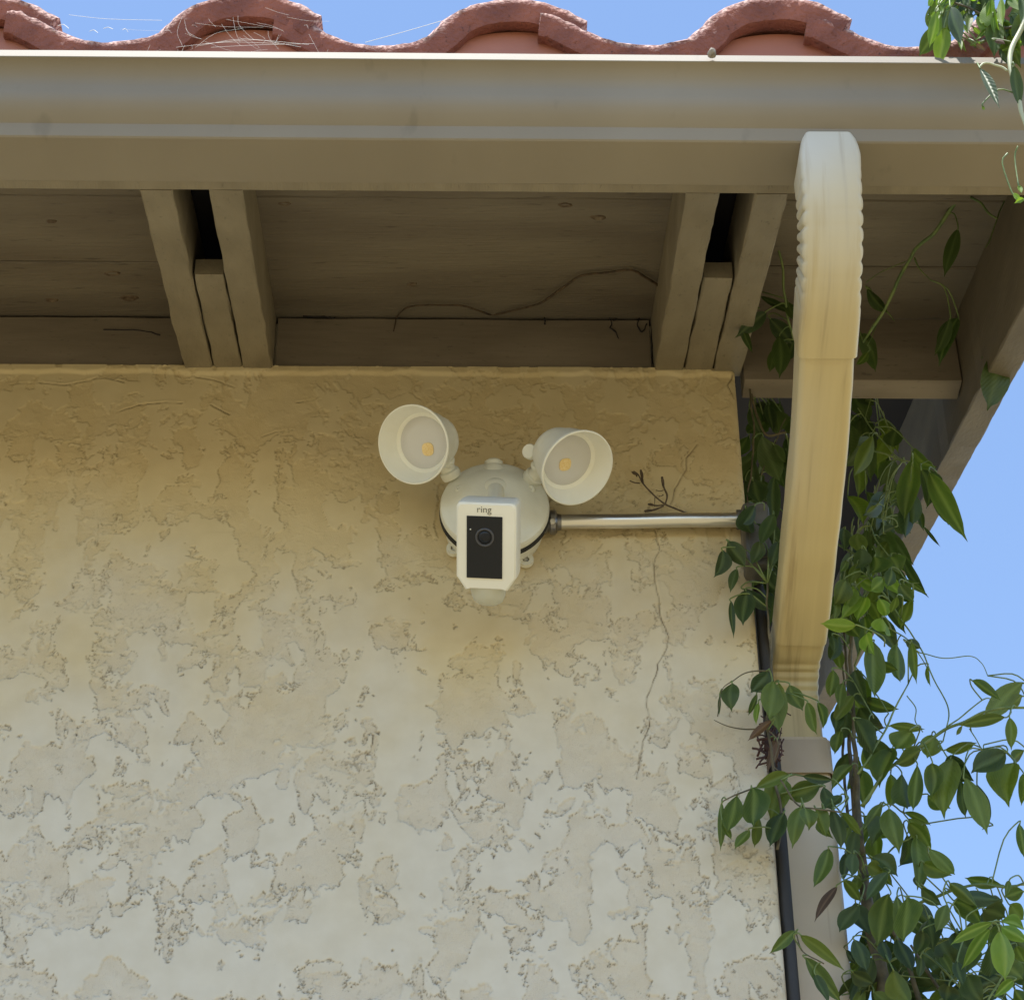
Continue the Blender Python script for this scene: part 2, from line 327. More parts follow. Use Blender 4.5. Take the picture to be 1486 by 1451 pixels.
# ------------------------------------------------------------------ roof timbers
PK=.30
roof=empty('house_eaves',(0,-.25,0),'painted timber eaves with paired rafters under red clay roof tiles','roof')
T=.0385; xa,xb=-.3507,.2593
OV=-.468
ptop=lambda y:.093+PK*y
def gap_jit(i): return .0006
k=0
fr=[]
for x0 in (xa-.61,xa,xb):
    for dx in (0,2*T):
        o=obj('rafter',lumber(x0+dx+.0008,x0+dx+T-.0008,OV,.012,lambda y:PK*y,ptop,.0008,k),m_beam,roof,smooth=30); k+=1
    o=obj('filler_block',lumber(x0+T+.0016,x0+2*T-.0016,-.262,.012,lambda y:PK*y+.0015,lambda y:PK*y+.027,.0009,k+40),m_beam,roof,smooth=30)
# sheathing boards (run along x) between rafter pairs
bays=[(-1.6,xa-.61),(xa-.61+3*T,xa),(xa+3*T,xb),(xb+3*T,.664)]
edges=[-.452,-.318,-.146,.03]
planks=[]
for bi,(bx0,bx1) in enumerate(bays):
    edges=[-.452,-.318,-.146,.03] if bi!=2 else [-.452,-.318,.03]
    for j in range(len(edges)-1):
        bm=bmesh.new(); y0,y1=edges[j]+.0004,edges[j+1]-.0004
        n=int((bx1-bx0)/.03)+1; dz=random.uniform(-.0012,.0012); rg=[]
        for i in range(n+1):
            x=bx0-.002+(bx1-bx0+.004)*i/n; wv=noise.noise(Vector((x*5,j*9,0)))*.0008
            rg.append([bm.verts.new((x,y,z)) for y,z in ((y0+wv,PK*y0+.0945+dz+.002),(y0+.002+wv,PK*y0+.0945+dz),(y1-.002,PK*y1+.0945+dz),(y1,PK*y1+.0945+dz+.002),(y1,PK*y1+.112),(y0,PK*y0+.112))])
        for a,b in zip(rg,rg[1:]):
            for q in range(6): bm.faces.new((a[q],a[(q+1)%6],b[(q+1)%6],b[q]))
        bm.faces.new(rg[0]); bm.faces.new(rg[-1][::-1])
        planks.append(((bx0,bx1,y0,y1),obj('plank',bm,m_plank,roof)))
# blocking on top of the wall, with a thin open joint above it
for (bx0,bx1),zt in zip(bays[:3],(.0905,.0915,.0915)):
    bm=bmesh.new(); n=40; bmx=bx1-.0025; c=.002
    rg=[]
    for i in range(n+1):
        x=bx0+.0025+(bmx-bx0-.0025)*i/n; w_=noise.noise(Vector((x*14,3,bx0)))*.0012
        rg.append([bm.verts.new((x,y,z)) for y,z in ((.004,-.002),(.0035,zt+w_),(.04,zt+w_),(.04,-.002))])
    for a,b in zip(rg,rg[1:]):
        for q in range(4): bm.faces.new((a[q],a[(q+1)%4],b[(q+1)%4],b[q]))
    bm.faces.new(rg[0]); bm.faces.new(rg[-1][::-1])
    obj('blocking',bm,m_block,roof)
bm=bmesh.new(); box(bm,xb+3*T+.002,.6605,0,.0375,-.013,.0940,.0012); obj('blocking',bm,m_block,roof)
# underlay above everything; its near-black colour holds the shade of gaps and void
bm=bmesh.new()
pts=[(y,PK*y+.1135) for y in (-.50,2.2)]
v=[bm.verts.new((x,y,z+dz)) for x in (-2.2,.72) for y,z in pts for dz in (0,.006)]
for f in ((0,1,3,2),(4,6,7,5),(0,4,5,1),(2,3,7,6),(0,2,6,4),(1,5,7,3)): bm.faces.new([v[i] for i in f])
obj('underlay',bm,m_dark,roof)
bm=bmesh.new(); box(bm,-2.2,WX-.002,.042,.06,-.003,.1075); obj('sky_leak_block',bm,m_dark,roof)  # unseen dark box, added to stop sky light leaking through the joint
# fascia behind the gutter
bm=bmesh.new(); box(bm,-2.2,.70,-.4815,-.4690,-.1400,.02); obj('fascia',bm,m_beam,roof)
m_barge_shade=noisy(mat('shaded barge paint',(.2,.17,.12),.7),(.17,.143,.105),(.13,.108,.08),scale=9,stretch=(3,1,3),bump=.0009,bscale=45,bstretch=(5,.6,5),speck=.25)  # timber paint with the deep shade of the gable put into its colour
# barge rafter at the gable end
bb=lambda y:-.063+.325*y
def tail(y): return bb(y)+ (0 if y>-.33 else ((-.33-y)/.12)**2*.05)
obj('barge_rafter',lumber(.662,.700,-.4680,1.6,tail,lambda y:PK*y+.1125,.0006,77),m_barge_shade,roof,smooth=30)
bm=bmesh.new()
prof=[(-.19,bb(-.19)+.006),(-.195,bb(-.195)-.012),(-.30,bb(-.30)-.014),(-.44,-.19),(-.44,-.03),(-.19,.03)]
A=[bm.verts.new((.7015,y,z)) for y,z in prof]; B=[bm.verts.new((.74,y,z)) for y,z in prof]
bm.faces.new(A); bm.faces.new(B[::-1])
for i in range(6): bm.faces.new((A[i],A[(i+1)%6],B[(i+1)%6],B[i]))
obj('barge_end_block',bm,m_barge_shade,roof)
# knots and flaking paint on the boards
def knot(px,py,r,parent):
    c=atp(px,py,.0935); bm=bmesh.new(); n=18; inn=[];mid_=[];out=[]
    for i in range(n):
        a=2*math.pi*i/n; rr=r*(1+.3*noise.noise(Vector((math.cos(a)*1.5,math.sin(a)*1.5,px*.1))))
        dx,dy=math.cos(a)*rr*1.3,math.sin(a)*rr*.75
        out.append(bm.verts.new((c.x+dx,c.y+dy,c.z+PK*dy+.0012))); mid_.append(bm.verts.new((c.x+dx*.75,c.y+dy*.75,c.z+PK*dy*.75-.0012))); inn.append(bm.verts.new((c.x+dx*.45,c.y+dy*.5,c.z+PK*dy*.5+.0005)))
    for i in range(n):
        j=(i+1)%n; bm.faces.new((out[i],out[j],mid_[j],mid_[i])); bm.faces.new((mid_[i],mid_[j],inn[j],inn[i]))
    bm.faces.new(inn)
    obj('knot',bm,m_knot,parent,smooth=True)
m_knot=noisy(mat('knot wood',(.13,.09,.06),.8),(.2,.155,.11),(.07,.045,.03),scale=110,bump=.001,bscale=200)
for px,py,r in ((820,298,.007),(868,316,.008),(413,296,.006),(163,397,.009),(187,433,.010),(75,436,.007),(75,322,.005),(598,413,.005)):
    c=atp(px,py,.0935); best=None
    for (x0,x1,y0,y1),o in planks:
        if x0<=c.x<=x1 and y0<=c.y<=y1: best=o
    if best: knot(px,py,r*1.05,best)

# ------------------------------------------------------------------ clay tiles
PIT=.3035
def tile_profile():
    # local x from 0 (left edge, tucked under the neighbour's roll) to 1.14*PIT (right end of the roll)
    pts=[(0.0,.050),(.016,.047),(.036,.036),(.057,.0235),(.078,.013),(.110,.0068),(.145,.0098),(.166,.0165),(.180,.0295),(.194,.046),(.213,.060),(.240,.0705),(.274,.0745),(.307,.0705),(.333,.059),(.3565,.0445)]
    P3=smoothpts([Vector((x,0,z)) for x,z in pts],3); return P3
TP=tile_profile()
def make_tile(seed,length=.42):
    rnd=random.Random(seed); bm=bmesh.new(); th=.037; n=len(TP)
    nor=[]
    for i in range(n):
        t=(TP[min(i+1,n-1)]-TP[max(i-1,0)]).normalized(); nor.append(Vector((-t.z,0,t.x)))
    rows=[]; cr=bm.verts.layers.float.new('sunlit_crust')
    def jit(i,k,a): return noise.noise_vector(Vector((i*.55+seed*13,k*3.1,seed)))*a+noise.noise_vector(Vector((i*1.9+seed*7,k*5,seed*3)))*a*.6
    # rings along y: front cap built from inset/bevel rows
    secs=[(0.0,.30,1.0,.0016,0),(-.0005,0,1,0,0)]
    top=[];mid=[];fr=[];lowf=[];low=[]
    for i in range(n):
        p,q=TP[i],nor[i]
        def mk(off,y,a,c,k):
            v=bm.verts.new(p+q*off+Vector((0,y,0))+jit(i,k,a)); v[cr]=c; return v
        lowf.append(mk(-th+.002,.003,.0012,0,1)); fr.append(mk(-.012,0,.0014,0,2)); mid.append(mk(-.006,.001,.0022,1,3)); top.append(mk(.0,.009,.002,1,4)); low.append(mk(-th,.01,.0005,0,5))
    def row(f,y,c,k,a): 
        r=[]
        for i in range(n):
            v=bm.verts.new(TP[i]+nor[i]*f+Vector((0,y,0))+jit(i,k,a)); v[cr]=c; r.append(v)
        return r
    t2=row(0,.06,1,6,.001); t3=row(0,length,1,7,.0006); l3=row(-.014,length,0,8,.0003); l2=row(-.020,.08,0,9,.0003)
    seq=[t3,t2,top,mid,fr,lowf,low,l2,l3]
    for a,b in zip(seq,seq[1:]):
        for i in range(n-1): bm.faces.new((a[i],a[i+1],b[i+1],b[i]))
    for i in range(n-1): bm.faces.new((l3[i],l3[i+1],t3[i+1],t3[i]))
    for e in (0,n-1): bm.faces.new([s[e] for s in seq])
    bmesh.ops.recalc_face_normals(bm,faces=bm.faces)
    me=bpy.data.meshes.new('roof_tile'); bm.to_mesh(me); bm.free(); me.materials.append(m_tile)
    me.polygons.foreach_set('use_smooth',[True]*len(me.polygons)); me.set_sharp_from_angle(angle=R(50))
    return me
TM=[make_tile(s) for s in range(5)]
# crest of the second tile (photo column 750) at x = .072
FY=-.533
for row_ in range(3):
    for c_ in range(-3,3):
        x0=.072-.275+c_*PIT
        if x0>.62: continue
        o=bpy.data.objects.new('roof_tile',TM[(c_*2+row_*3)%5]); C.objects.link(o); o.parent=roof
        rl=Vector((x0+random.uniform(-.003,.003),FY+.33*row_+random.uniform(-.004,.004),.0315+.33*row_*PK+random.uniform(-.0015,.0015)+.012*(row_>0)))
        o.location=rl-roof.location; o.rotation_euler=(math.atan(PK)*.8,random.uniform(-.008,.008)+.012,random.uniform(-.01,.01))
for c_ in range(-3,3):
    x0=.072+c_*PIT
    bm=bmesh.new(); n=24; A=[];B=[]
    for i in range(n+1):
        a=math.pi*i/n; x=x0-.094*math.cos(a); z=-.005+.074*math.sin(a)**.75
        A.append(bm.verts.new((x,-.517,z))); B.append(bm.verts.new((x,-.49,z)))
    bm.faces.new(A); bm.faces.new(B[::-1])
    for i in range(n+1):
        j=(i+1)%(n+1); bm.faces.new((A[i],A[j],B[j],B[i]))
    obj('bird_stop',bm,m_stop,roof,smooth=30)

# ------------------------------------------------------------------ gutter
gx0,gx1=-2.2,.80
gutter=empty('rain_gutter',(-.2,-.53,-.14),'taupe painted metal rain gutter running along the roof edge','gutter')
gp=[(-.4825,-.035),(-.4825,-.141),(-.548,-.1412),(-.5500,-.1398),(-.5508,-.137),(-.5532,-.1265),(-.5535,-.1245),(-.5570,-.1215),(-.5630,-.1165),(-.5690,-.1090),(-.5725,-.1010),(-.5735,-.0930),(-.5735,-.0850),(-.5745,-.0770),(-.5775,-.0700),(-.5825,-.0640),(-.5880,-.0600),(-.5925,-.0585),(-.5930,-.0575),(-.5895,-.0435),(-.588,-.0425),(-.578,-.0425),(-.578,-.0445)]
def offset_profile(p,t):
    out=[]
    for i in range(len(p)):
        a=Vector(p[max(i-1,0)]); b=Vector(p[min(i+1,len(p)-1)]); d=(b-a).normalized(); out.append((p[i][0]-d.y*t*1.0,p[i][1]+d.x*t))
    return out
gp_in=[(-.4800,-.035),(-.4800,-.1385),(-.5480,-.1385),(-.5495,-.1372),(-.5495,-.1250),(-.5520,-.1225),(-.5550,-.1190),(-.5608,-.1145),(-.5665,-.1072),(-.5700,-.1000),(-.5710,-.0920),(-.5712,-.0845),(-.5722,-.0757),(-.5757,-.0680),(-.5810,-.0618),(-.5860,-.0582),(-.5895,-.0565),(-.5875,-.0450),(-.578,-.0450)]
gp=[(y,z if z<-.12 else -.12+(z+.12)*.945) for y,z in gp]; gp_in=[(y,z if z<-.12 else -.12+(z+.12)*.945) for y,z in gp_in]
loop_=[q for q in gp[:-1]]+gp_in[::-1]
bm=bmesh.new(); nx=160; rg=[]
for i in range(nx+1):
    x=gx0+(gx1-gx0)*i/nx; r=[]
    for j,(y,z) in enumerate(loop_):
        d=noise.noise(Vector((x*3.1,z*14,0)))*.0009+noise.noise(Vector((x*11,z*20,4)))*.0003
        r.append(bm.verts.new((x,y+d,z+d*.6)))
    rg.append(r)
m_=len(loop_)
for a,b in zip(rg,rg[1:]):
    for j in range(m_): bm.faces.new((a[j],a[(j+1)%m_],b[(j+1)%m_],b[j]))
bm.faces.new(rg[0]); bm.faces.new(rg[-1][::-1])
tr=obj('trough',bm,m_gut,gutter,smooth=24)
bm=bmesh.new(); v=[bm.verts.new((gx1,y,z)) for y,z in gp[:20]]; bm.faces.new(v)
e=bmesh.ops.extrude_face_region(bm,geom=list(bm.faces)); bmesh.ops.translate(bm,verts=[q for q in e['geom'] if isinstance(q,bmesh.types.BMVert)],vec=(.002,0,0))
obj('end_cap',bm,m_gut,gutter)
# hidden hangers tie the lip back to the fascia
for hx in (-1.4,-.8,-.2,.35,.7):
    bm=bmesh.new(); box(bm,hx-.012,hx+.012,-.586,-.4835,-.0560,-.0540); obj('hanger',bm,m_chrome,gutter)
# drip outlet collar
nb=bmesh.new(); lathe(nb,[(0,.0),(.0035,.001),(.005,.004),(.004,.008),(.002,.011),(0,.012)],at(1033,84,-.594),(0,-1,.2),14)
for v in nb.verts: v.co+=noise.noise_vector(v.co*300)*.0018
tag(obj('insect_nest',nb,m_mud,smooth=True),'tiny grey mud nest stuck on the gutter lip','insect nest')

# ------------------------------------------------------------------ downspout
ds=empty('downspout',(.41,0,-.5),'weathered cream rectangular downspout bending back from the gutter to the wall corner','downspout')
th=R(73.5)
def sec(hw,dep,c=.0075):
    # rounded rectangle: (x, inward depth)
    s=[]
    for cx,cy,a0 in ((hw-c,c,-90),(hw-c,dep-c,0),(-hw+c,dep-c,90),(-hw+c,c,180)):
        for k in range(5):
            a=R(a0+90*k/4); s.append((cx+c*math.cos(a),cy+c*math.sin(a)))
    return s
def sweep(name,path,hw,dep,crimp=None,inset=0,mt=None,cap=True,dent=0):
    """path: list of (x,y,z,theta,s); theta = tilt of outward normal below horizontal front"""
    bm=bmesh.new(); rg=[]
    for x,y,z,t,s in path:
        n=Vector((0,-math.cos(t),-math.sin(t))); r=[]
        cw=crimp(s) if crimp else (0,0)
        for sx,sd in sec(hw-inset,dep-2*inset):
            fx=sx*(.80+.20*min(1,s/.03)**.5) if name=='upper_elbow' else sx
            side=abs(sx)/(hw-inset)
            bk=sd/dep
            if crimp:
                if side>.8: fx-=math.copysign(cw[0]*(.35+.65*min(1,bk*2.2)),sx)
                sd2=sd+cw[1]*(1 if sd<dep*.3 else 0)
            else: sd2=sd
            p=Vector((x+fx,y,z))-n*(sd2+inset)
            if dent: p+=noise.noise_vector(p*22)*dent
            r.append(bm.verts.new(p))
        rg.append(r)
    m=len(rg[0])
    for a,b in zip(rg,rg[1:]):
        for k in range(m): bm.faces.new((a[k],a[(k+1)%m],b[(k+1)%m],b[k]))
    if cap=='wall':
        pass
    bmesh.ops.recalc_face_normals(bm,faces=bm.faces)
    ly=bm.verts.layers.float.new('stain_shade')
    for v in bm.verts:
        q=(-.20-v.co.z)/.10+1.1*noise.noise(Vector((v.co.x*60,v.co.y*6,v.co.z*9))); v[ly]=min(1,max(0,q*.5+.25))  # tan ground bounce painted into the colour down the spout, with noisy stain
    bmesh.ops.solidify(bm,geom=list(bm.faces),thickness=.0009)
    return obj(name,bm,mt or m_spout,ds,smooth=40)
def sx_(y):
    if y<0: t=min(1,max(0,(y+.53)/.33)); return .009*t*t*(3-2*t)
    return max(.004,.009-.09*y)
def polyl(pts): # [(x,y,z,theta)] -> with arclength
    pts=[(x+sx_(y),y,z,t) for x,y,z,t in pts]
    out=[];s=0;pv=None
    for x,y,z,t in pts:
        if pv is not None: s+=(Vector((x,y,z))-pv).length
        pv=Vector((x,y,z)); out.append((x,y,z,t,s))
    return out
DX0=.4095; HW=.0335; DEP=.062; Ro=.16
cy,cz=-.5545+Ro,-.146
pts=[(DX0,-.5545,-.1300,0),(DX0,-.5545,-.137,0),(DX0,-.5545,-.146,0)]
NA=80
for i in range(1,NA+1):
    t=th*i/NA; pts.append((DX0,cy-Ro*math.cos(t),cz-Ro*math.sin(t),t))
y1_,z1_=pts[-1][1],pts[-1][2]; tg=(math.sin(th),-math.cos(th))
def diag(d,dx=0): return (DX0+dx,y1_+tg[0]*d,z1_+tg[1]*d,th)
for i in range(1,8): pts.append(diag(.053*i/7))
S0,S1=.045,.215
def crimp_up(s):
    if s<S0 or s>S1: return (0,0)
    u_=(s-S0)/.0185; f=u_%1.0; k=(.6+.8*random.Random(int(u_)*3+1).random())*math.sin(math.pi*min(1,(s-S0)/(S1-S0)))**.4
    return ((.0006+.0058*(1-math.sin(math.pi*f))**1.7)*k,.0)
P_up=polyl(pts)
# finer resampling is inherent: arc rings every ~2.6 mm
sweep('upper_elbow',P_up,HW,DEP,crimp=crimp_up,dent=.0009)
# diagonal pipe
def lower_x(y): return 0
LX=-.0
d_end=.462
yend=y1_+tg[0]*d_end
pts=[]
for i in range(41):
    d=.045+(d_end-.045)*i/40; pts.append(diag(d,0))
sweep('diagonal_pipe',polyl(pts),HW,DEP,inset=.0027,dent=.0011)
# lower elbow, concave towards the viewer
Pd=diag(d_end-.012); Q0=diag(d_end+.028)
pts=[diag(d_end-.012+.04*i/8) for i in range(9)]
Ri=.035; n0=(-math.cos(th),-math.sin(th)); Cy,Cz=Q0[1]+Ri*n0[0],Q0[2]+Ri*n0[1]
for i in range(1,31):
    t=th*(1-i/30); pts.append((DX0,Cy+Ri*math.cos(t),Cz+Ri*math.sin(t),t))
vy,vz=pts[-1][1],pts[-1][2]
for i in range(1,9): pts.append((DX0,vy,vz-.0075*i,0))
P_lo=polyl(pts)
def crimp_lo(s):
    if s<.038 or s>.095: return (0,0)
    f=((s-.038)/.0095)%1.0; return (.0015*abs(math.sin(math.pi*f)),.0022*(1-abs(2*f-1)))
sweep('lower_elbow',P_lo,HW+.0015,DEP,crimp=crimp_lo,inset=.0050,dent=.0007)
pts=[(DX0,vy,vz-.050-.06*i,0) for i in range(0,54)]
sweep('vertical_pipe',polyl(pts),HW+.0035,DEP,mt=m_spout2,inset=.0025,dent=.0008)

zA,zB=at(1160,1074,vy).z,at(1160,1122,vy).z
bm=bmesh.new(); ring=[]
for zz in (zA,zB):
    ring.append([bm.verts.new((DX0+.004+sx,vy-.0022+sd,zz+.0008*math.sin(sx*90))) for sx,sd in sec(HW+.0035,DEP+.006)])
for k in range(len(ring[0])): bm.faces.new((ring[0][k],ring[0][(k+1)%len(ring[0])],ring[1][(k+1)%len(ring[0])],ring[1][k]))
bmesh.ops.recalc_face_normals(bm,faces=bm.faces); bmesh.ops.solidify(bm,geom=list(bm.faces),thickness=.0012)
m_strap=noisy(mat('pinkish brown strap paint',(.4,.32,.25),.5),(.50,.42,.32),(.40,.33,.25),scale=12,bump=.0006,bscale=30); obj('strap',bm,m_strap,ds,smooth=40)
# ------------------------------------------------------------------ conduit, fitting, black pipe
cond=empty('steel_conduit',(.24,-.02,-.256),'shiny steel conduit running right from the camera to the wall corner','conduit')
A_,B_=at(803,757.5,-.02),at(1076,754,-.02)
bm=bmesh.new(); tube(bm,[A_.lerp(B_,i/12)+Vector((0,0,.0004*math.sin(i))) for i in range(13)],.0093,24); obj('tube',bm,m_chrome,cond,smooth=50)
ax=(B_-A_).normalized()
bm=bmesh.new(); c0=at(786,758,-.02); lathe(bm,[(0,0),(.0125,0),(.0135,.002),(.0135,.006),(.0115,.0075),(.0125,.009),(.0155,.0105),(.0155,.0165),(.0135,.0185),(.011,.019),(.0098,.024),(0,.024)],c0,ax,20); obj('coupling',bm,m_zinc,cond,smooth=35)
bm=bmesh.new(); lathe(bm,[(0,0),(.0035,0),(.0042,.003),(.0030,.0045),(0,.0045)],at(801,757,-.034),(0.1,-.9,-.4),12); obj('set_screw',bm,m_chrome,cond,smooth=35)
cb=empty('conduit_body',at(1097,785,0),'dull grey metal conduit body at the wall corner behind the leaves','conduit fitting')
bm=bmesh.new(); a=at(1074,740,-.02); b=at(1122,832,-.02); box(bm,a.x,b.x,-.038,.0,b.z,a.z,.006); obj('housing',bm,m_cbody,cb,smooth=35)
bm=bmesh.new(); box(bm,a.x+.006,b.x-.004,-.0405,-.0382,b.z+.010,a.z-.006,.0008); obj('cover',bm,m_cbody,cb)
bm=bmesh.new(); lathe(bm,[(0,0),(.0125,0),(.0125,.012),(0,.012)],B_-ax*.006,ax,20); obj('hub',bm,m_cbody,cb,smooth=35)
bm=bmesh.new(); p0=at(1110,835,-.012); P_=[p0+Vector((0,0,.02)),p0]; q=at(1151,1451,.012)
P_=[Vector((.3745,.014,z))+Vector((.0006*math.sin(z*9),0,0)) for z in np.linspace(-.335,-3.7,60)]
tube(bm,P_,.0074,14); tag(obj('black_pipe',bm,m_pipe,smooth=50),'narrow black pipe running down the corner between wall and downspout','pipe')

# ------------------------------------------------------------------ floodlight camera
fl=empty('floodlight_camera',(.05,0,-.262),'cream security camera with two round floodlight heads mounted on stucco wall','security camera')
BC=Vector((.0505,0,-.262))
FN=Vector((0,-1,0))
bm=bmesh.new(); lathe(bm,[(0,0.0),(.058,0.0),(.060,.004),(.060,.030),(.058,.034),(0,.034)],BC,FN,56); obj('back_box',bm,m_plast2,fl,smooth=35)
def lug(px,py,ang):
    c=at(px,py,-.008); bm=bmesh.new(); lathe(bm,[(.0042,-.003),(.0095,-.003),(.0095,.003),(.0042,.003),(.0042,-.003)],c,FN,24)
    d=Vector((math.cos(ang),0,math.sin(ang))); e=c+d*.02; s=Vector((d.z,0,-d.x))*.0085
    vs=[bm.verts.new(p+Vector((0,yy,0))) for p in (c+d*.0075+s,c+d*.0075-s,e-s*1.4,e+s*1.4) for yy in (-.003,.003)]
    for f in ((0,2,4,6),(1,7,5,3),(0,1,3,2),(2,3,5,4),(4,5,7,6),(6,7,1,0)): bm.faces.new([vs[i] for i in f])
    l=obj('mounting_lug',bm,m_plast2,fl,smooth=35)
    bm=bmesh.new(); lathe(bm,[(0,.0018),(.0026,.0014),(.0034,0),(.0034,-.003),(0,-.003)],c,FN,16); obj('screw',bm,m_chrome,l,smooth=40)
lug(763,813,R(125)); lug(659,797,R(45))
bm=bmesh.new(); lathe(bm,[(0,.034),(.0665,.034),(.0675,.0355),(.0675,.0405),(.0665,.042),(0,.042)],BC,FN,64); obj('gasket',bm,m_gasket,fl,smooth=35)
bm=bmesh.new(); lathe(bm,[(0,.042),(.0655,.042),(.0668,.045),(.0668,.050),(.0655,.054),(.062,.0565),(.057,.058),(.050,.0615),(.042,.067),(.030,.071),(.0,.0725)],BC,FN,72); obj('mounting_plate',bm,m_plast2,fl,smooth=25)
bm=bmesh.new(); c=Vector((.0495,-.050,-.1985)); lathe(bm,[(.017,-.012),(.016,-.004),(.0115,.001),(.0112,.006),(.009,.0072),(.008,.0085),(0,.0085)],c,(0,-.35,1),28); obj('top_cap',bm,m_plast2,fl,smooth=35)
bm=bmesh.new(); lathe(bm,[(.017,.0),(.015,.004),(.011,.007),(.006,.0085),(0,.009)],BC+Vector((.001,-.066,.016)),FN,28); obj('camera_socket',bm,m_plast2,fl,smooth=True)
for px in (667,770):
    bm=bmesh.new(); lathe(bm,[(.0062,0),(.0055,.005),(.0035,.0065),(.0015,.0045),(0,.0045)],at(px,713,-.058),FN,16); obj('cover_screw',bm,m_plast2,fl,smooth=40)
# camera body
e_,yw_=R(50),R(-15)
n_=Vector((math.sin(yw_)*math.cos(e_),-math.cos(yw_)*math.cos(e_),-math.sin(e_))); xr=Vector((math.cos(yw_),math.sin(yw_),0)); ur=n_.cross(xr)*-1
if ur.z<0: ur=-ur
_q=Matrix.Rotation(R(-11.4),3,n_); xr=_q@xr; ur=_q@ur
FC=at(705.5,785,-.150)
def bl(x,z,y): return FC+xr*x+ur*z+n_*y      # y positive = outwards
bw=.0355; zt,zb,zb2=.0455,-.0435,-.0595
def loftbody():
    bm=bmesh.new(); rings=[]
    # outline of cross sections in (x,z), from back to front
    def outline(ix,dz):
        c=.006
        o=[]
        w_=bw-ix; t_=zt-dz; b_=zb
        for cx,czz,a0 in ((w_-c,t_-c,0),(-w_+c,t_-c,90)):
            for k in range(5):
                a=R(a0+90*k/4); o.append((cx+c*math.cos(a),czz+c*math.sin(a)))
        o+=[(-w_,b_),(-w_+.003,b_-.004),(-.025+ix,zb2+dz*.5),(-.020+ix,zb2+.0015+dz*.5),(.020-ix,zb2+.0015+dz*.5),(.025-ix,zb2+dz*.5),(w_-.003,b_-.004),(w_,b_)]
        return o
    for y,ix,dz in ((-.050,.006,.006),(-.046,.002,.0035),(-.030,.0004,.0015),(-.006,.0,.0),(-.0018,.0006,.0006),(0,.0026,.0026)):
        rings.append([bm.verts.new(bl(x,z,y)) for x,z in outline(ix,dz)])
    m=len(rings[0])
    for a,b in zip(rings,rings[1:]):
        for k in range(m): bm.faces.new((a[k],a[(k+1)%m],b[(k+1)%m],b[k]))
    bm.faces.new(rings[0]); bm.faces.new(rings[-1][::-1]); return bm
body=obj('camera_body',loftbody(),m_plast,fl,smooth=30)
px_m=.00081
def bbox(name,x0,x1,z0,z1,y0,y1,mt,par,bev=.0006):
    bm=bmesh.new(); box(bm,x0,x1,y0,y1,z0,z1,bev)
    for v in bm.verts: v.co=bl(v.co.x,v.co.z,v.co.y)
    return obj(name,bm,mt,par)
pn=bbox('front_panel',-.0228,.0190,-.0445,.0293,-.001,.0012,m_black,body)
bm=bmesh.new(); lc=bl(-.0015,.0045,.0012); lathe(bm,[(.0112,0),(.0108,.0012),(.0095,.0016),(.0086,.0004),(.0082,-.0006)],lc,n_,40); obj('lens_ring',bm,m_ring,body,smooth=True)
bm=bmesh.new(); lathe(bm,[(.0075,.0002),(.0066,.0012),(.0042,.0024),(0,.003)],lc,n_,32); obj('lens',bm,m_black,body,smooth=True)
bm=bmesh.new(); lathe(bm,[(.0009,0),(.0008,.0006),(0,.0008)],bl(-.0182,.0135,.0012),n_,10); obj('indicator',bm,m_plast2,body,smooth=True)
# lettering
cu=bpy.data.curves.new('t','FONT'); cu.body='ring'; cu.size=.0112; cu.extrude=.0001; cu.align_x='CENTER'; cu.offset=-.00008
to=bpy.data.objects.new('t',cu); C.objects.link(to); dg=bpy.context.evaluated_depsgraph_get(); me=bpy.data.meshes.new_from_object(to.evaluated_get(dg)); bpy.data.objects.remove(to)
for v in me.vertices: v.co=bl(v.co.x*1.02-.0025,v.co.y+.0338,.0004+v.co.z)-wloc(body)
me.materials.clear(); o=link('lettering',me,body,m_print)
# motion sensor under the body
bm=bmesh.new(); rings=[]
for f,(sx,sz,yy) in enumerate(((1,0,0),(.98,.006,-.001),(.92,.014,-.002),(.78,.022,-.004),(.5,.0265,-.006),(.2,.0280,-.008))):
    r=[]
    for k in range(32):
        a=2*math.pi*k/32; r.append(bm.verts.new(bl(.0215*sx*math.cos(a),zb2+.004-sz,-.016+yy+.0155*sx*math.sin(a))))
    rings.append(r)
for a,b in zip(rings,rings[1:]):
    for k in range(32): bm.faces.new((a[k],a[(k+1)%32],b[(k+1)%32],b[k]))
bm.faces.new(rings[-1]); bm.faces.new(rings[0][::-1])
m_sens=mat('frosted sensor dome',(.55,.56,.5),.35); P(m_sens).inputs['Subsurface Weight'].default_value=.3; P(m_sens).inputs['Subsurface Radius'].default_value=(.004,.004,.003)
obj('motion_sensor',bm,m_sens,fl,smooth=40)
bm=bmesh.new(); tube(bm,[bl(0,.012,-.048),BC+Vector((.001,-.07,.010))],.0105,18); obj('body_arm',bm,m_plast2,fl,smooth=40)
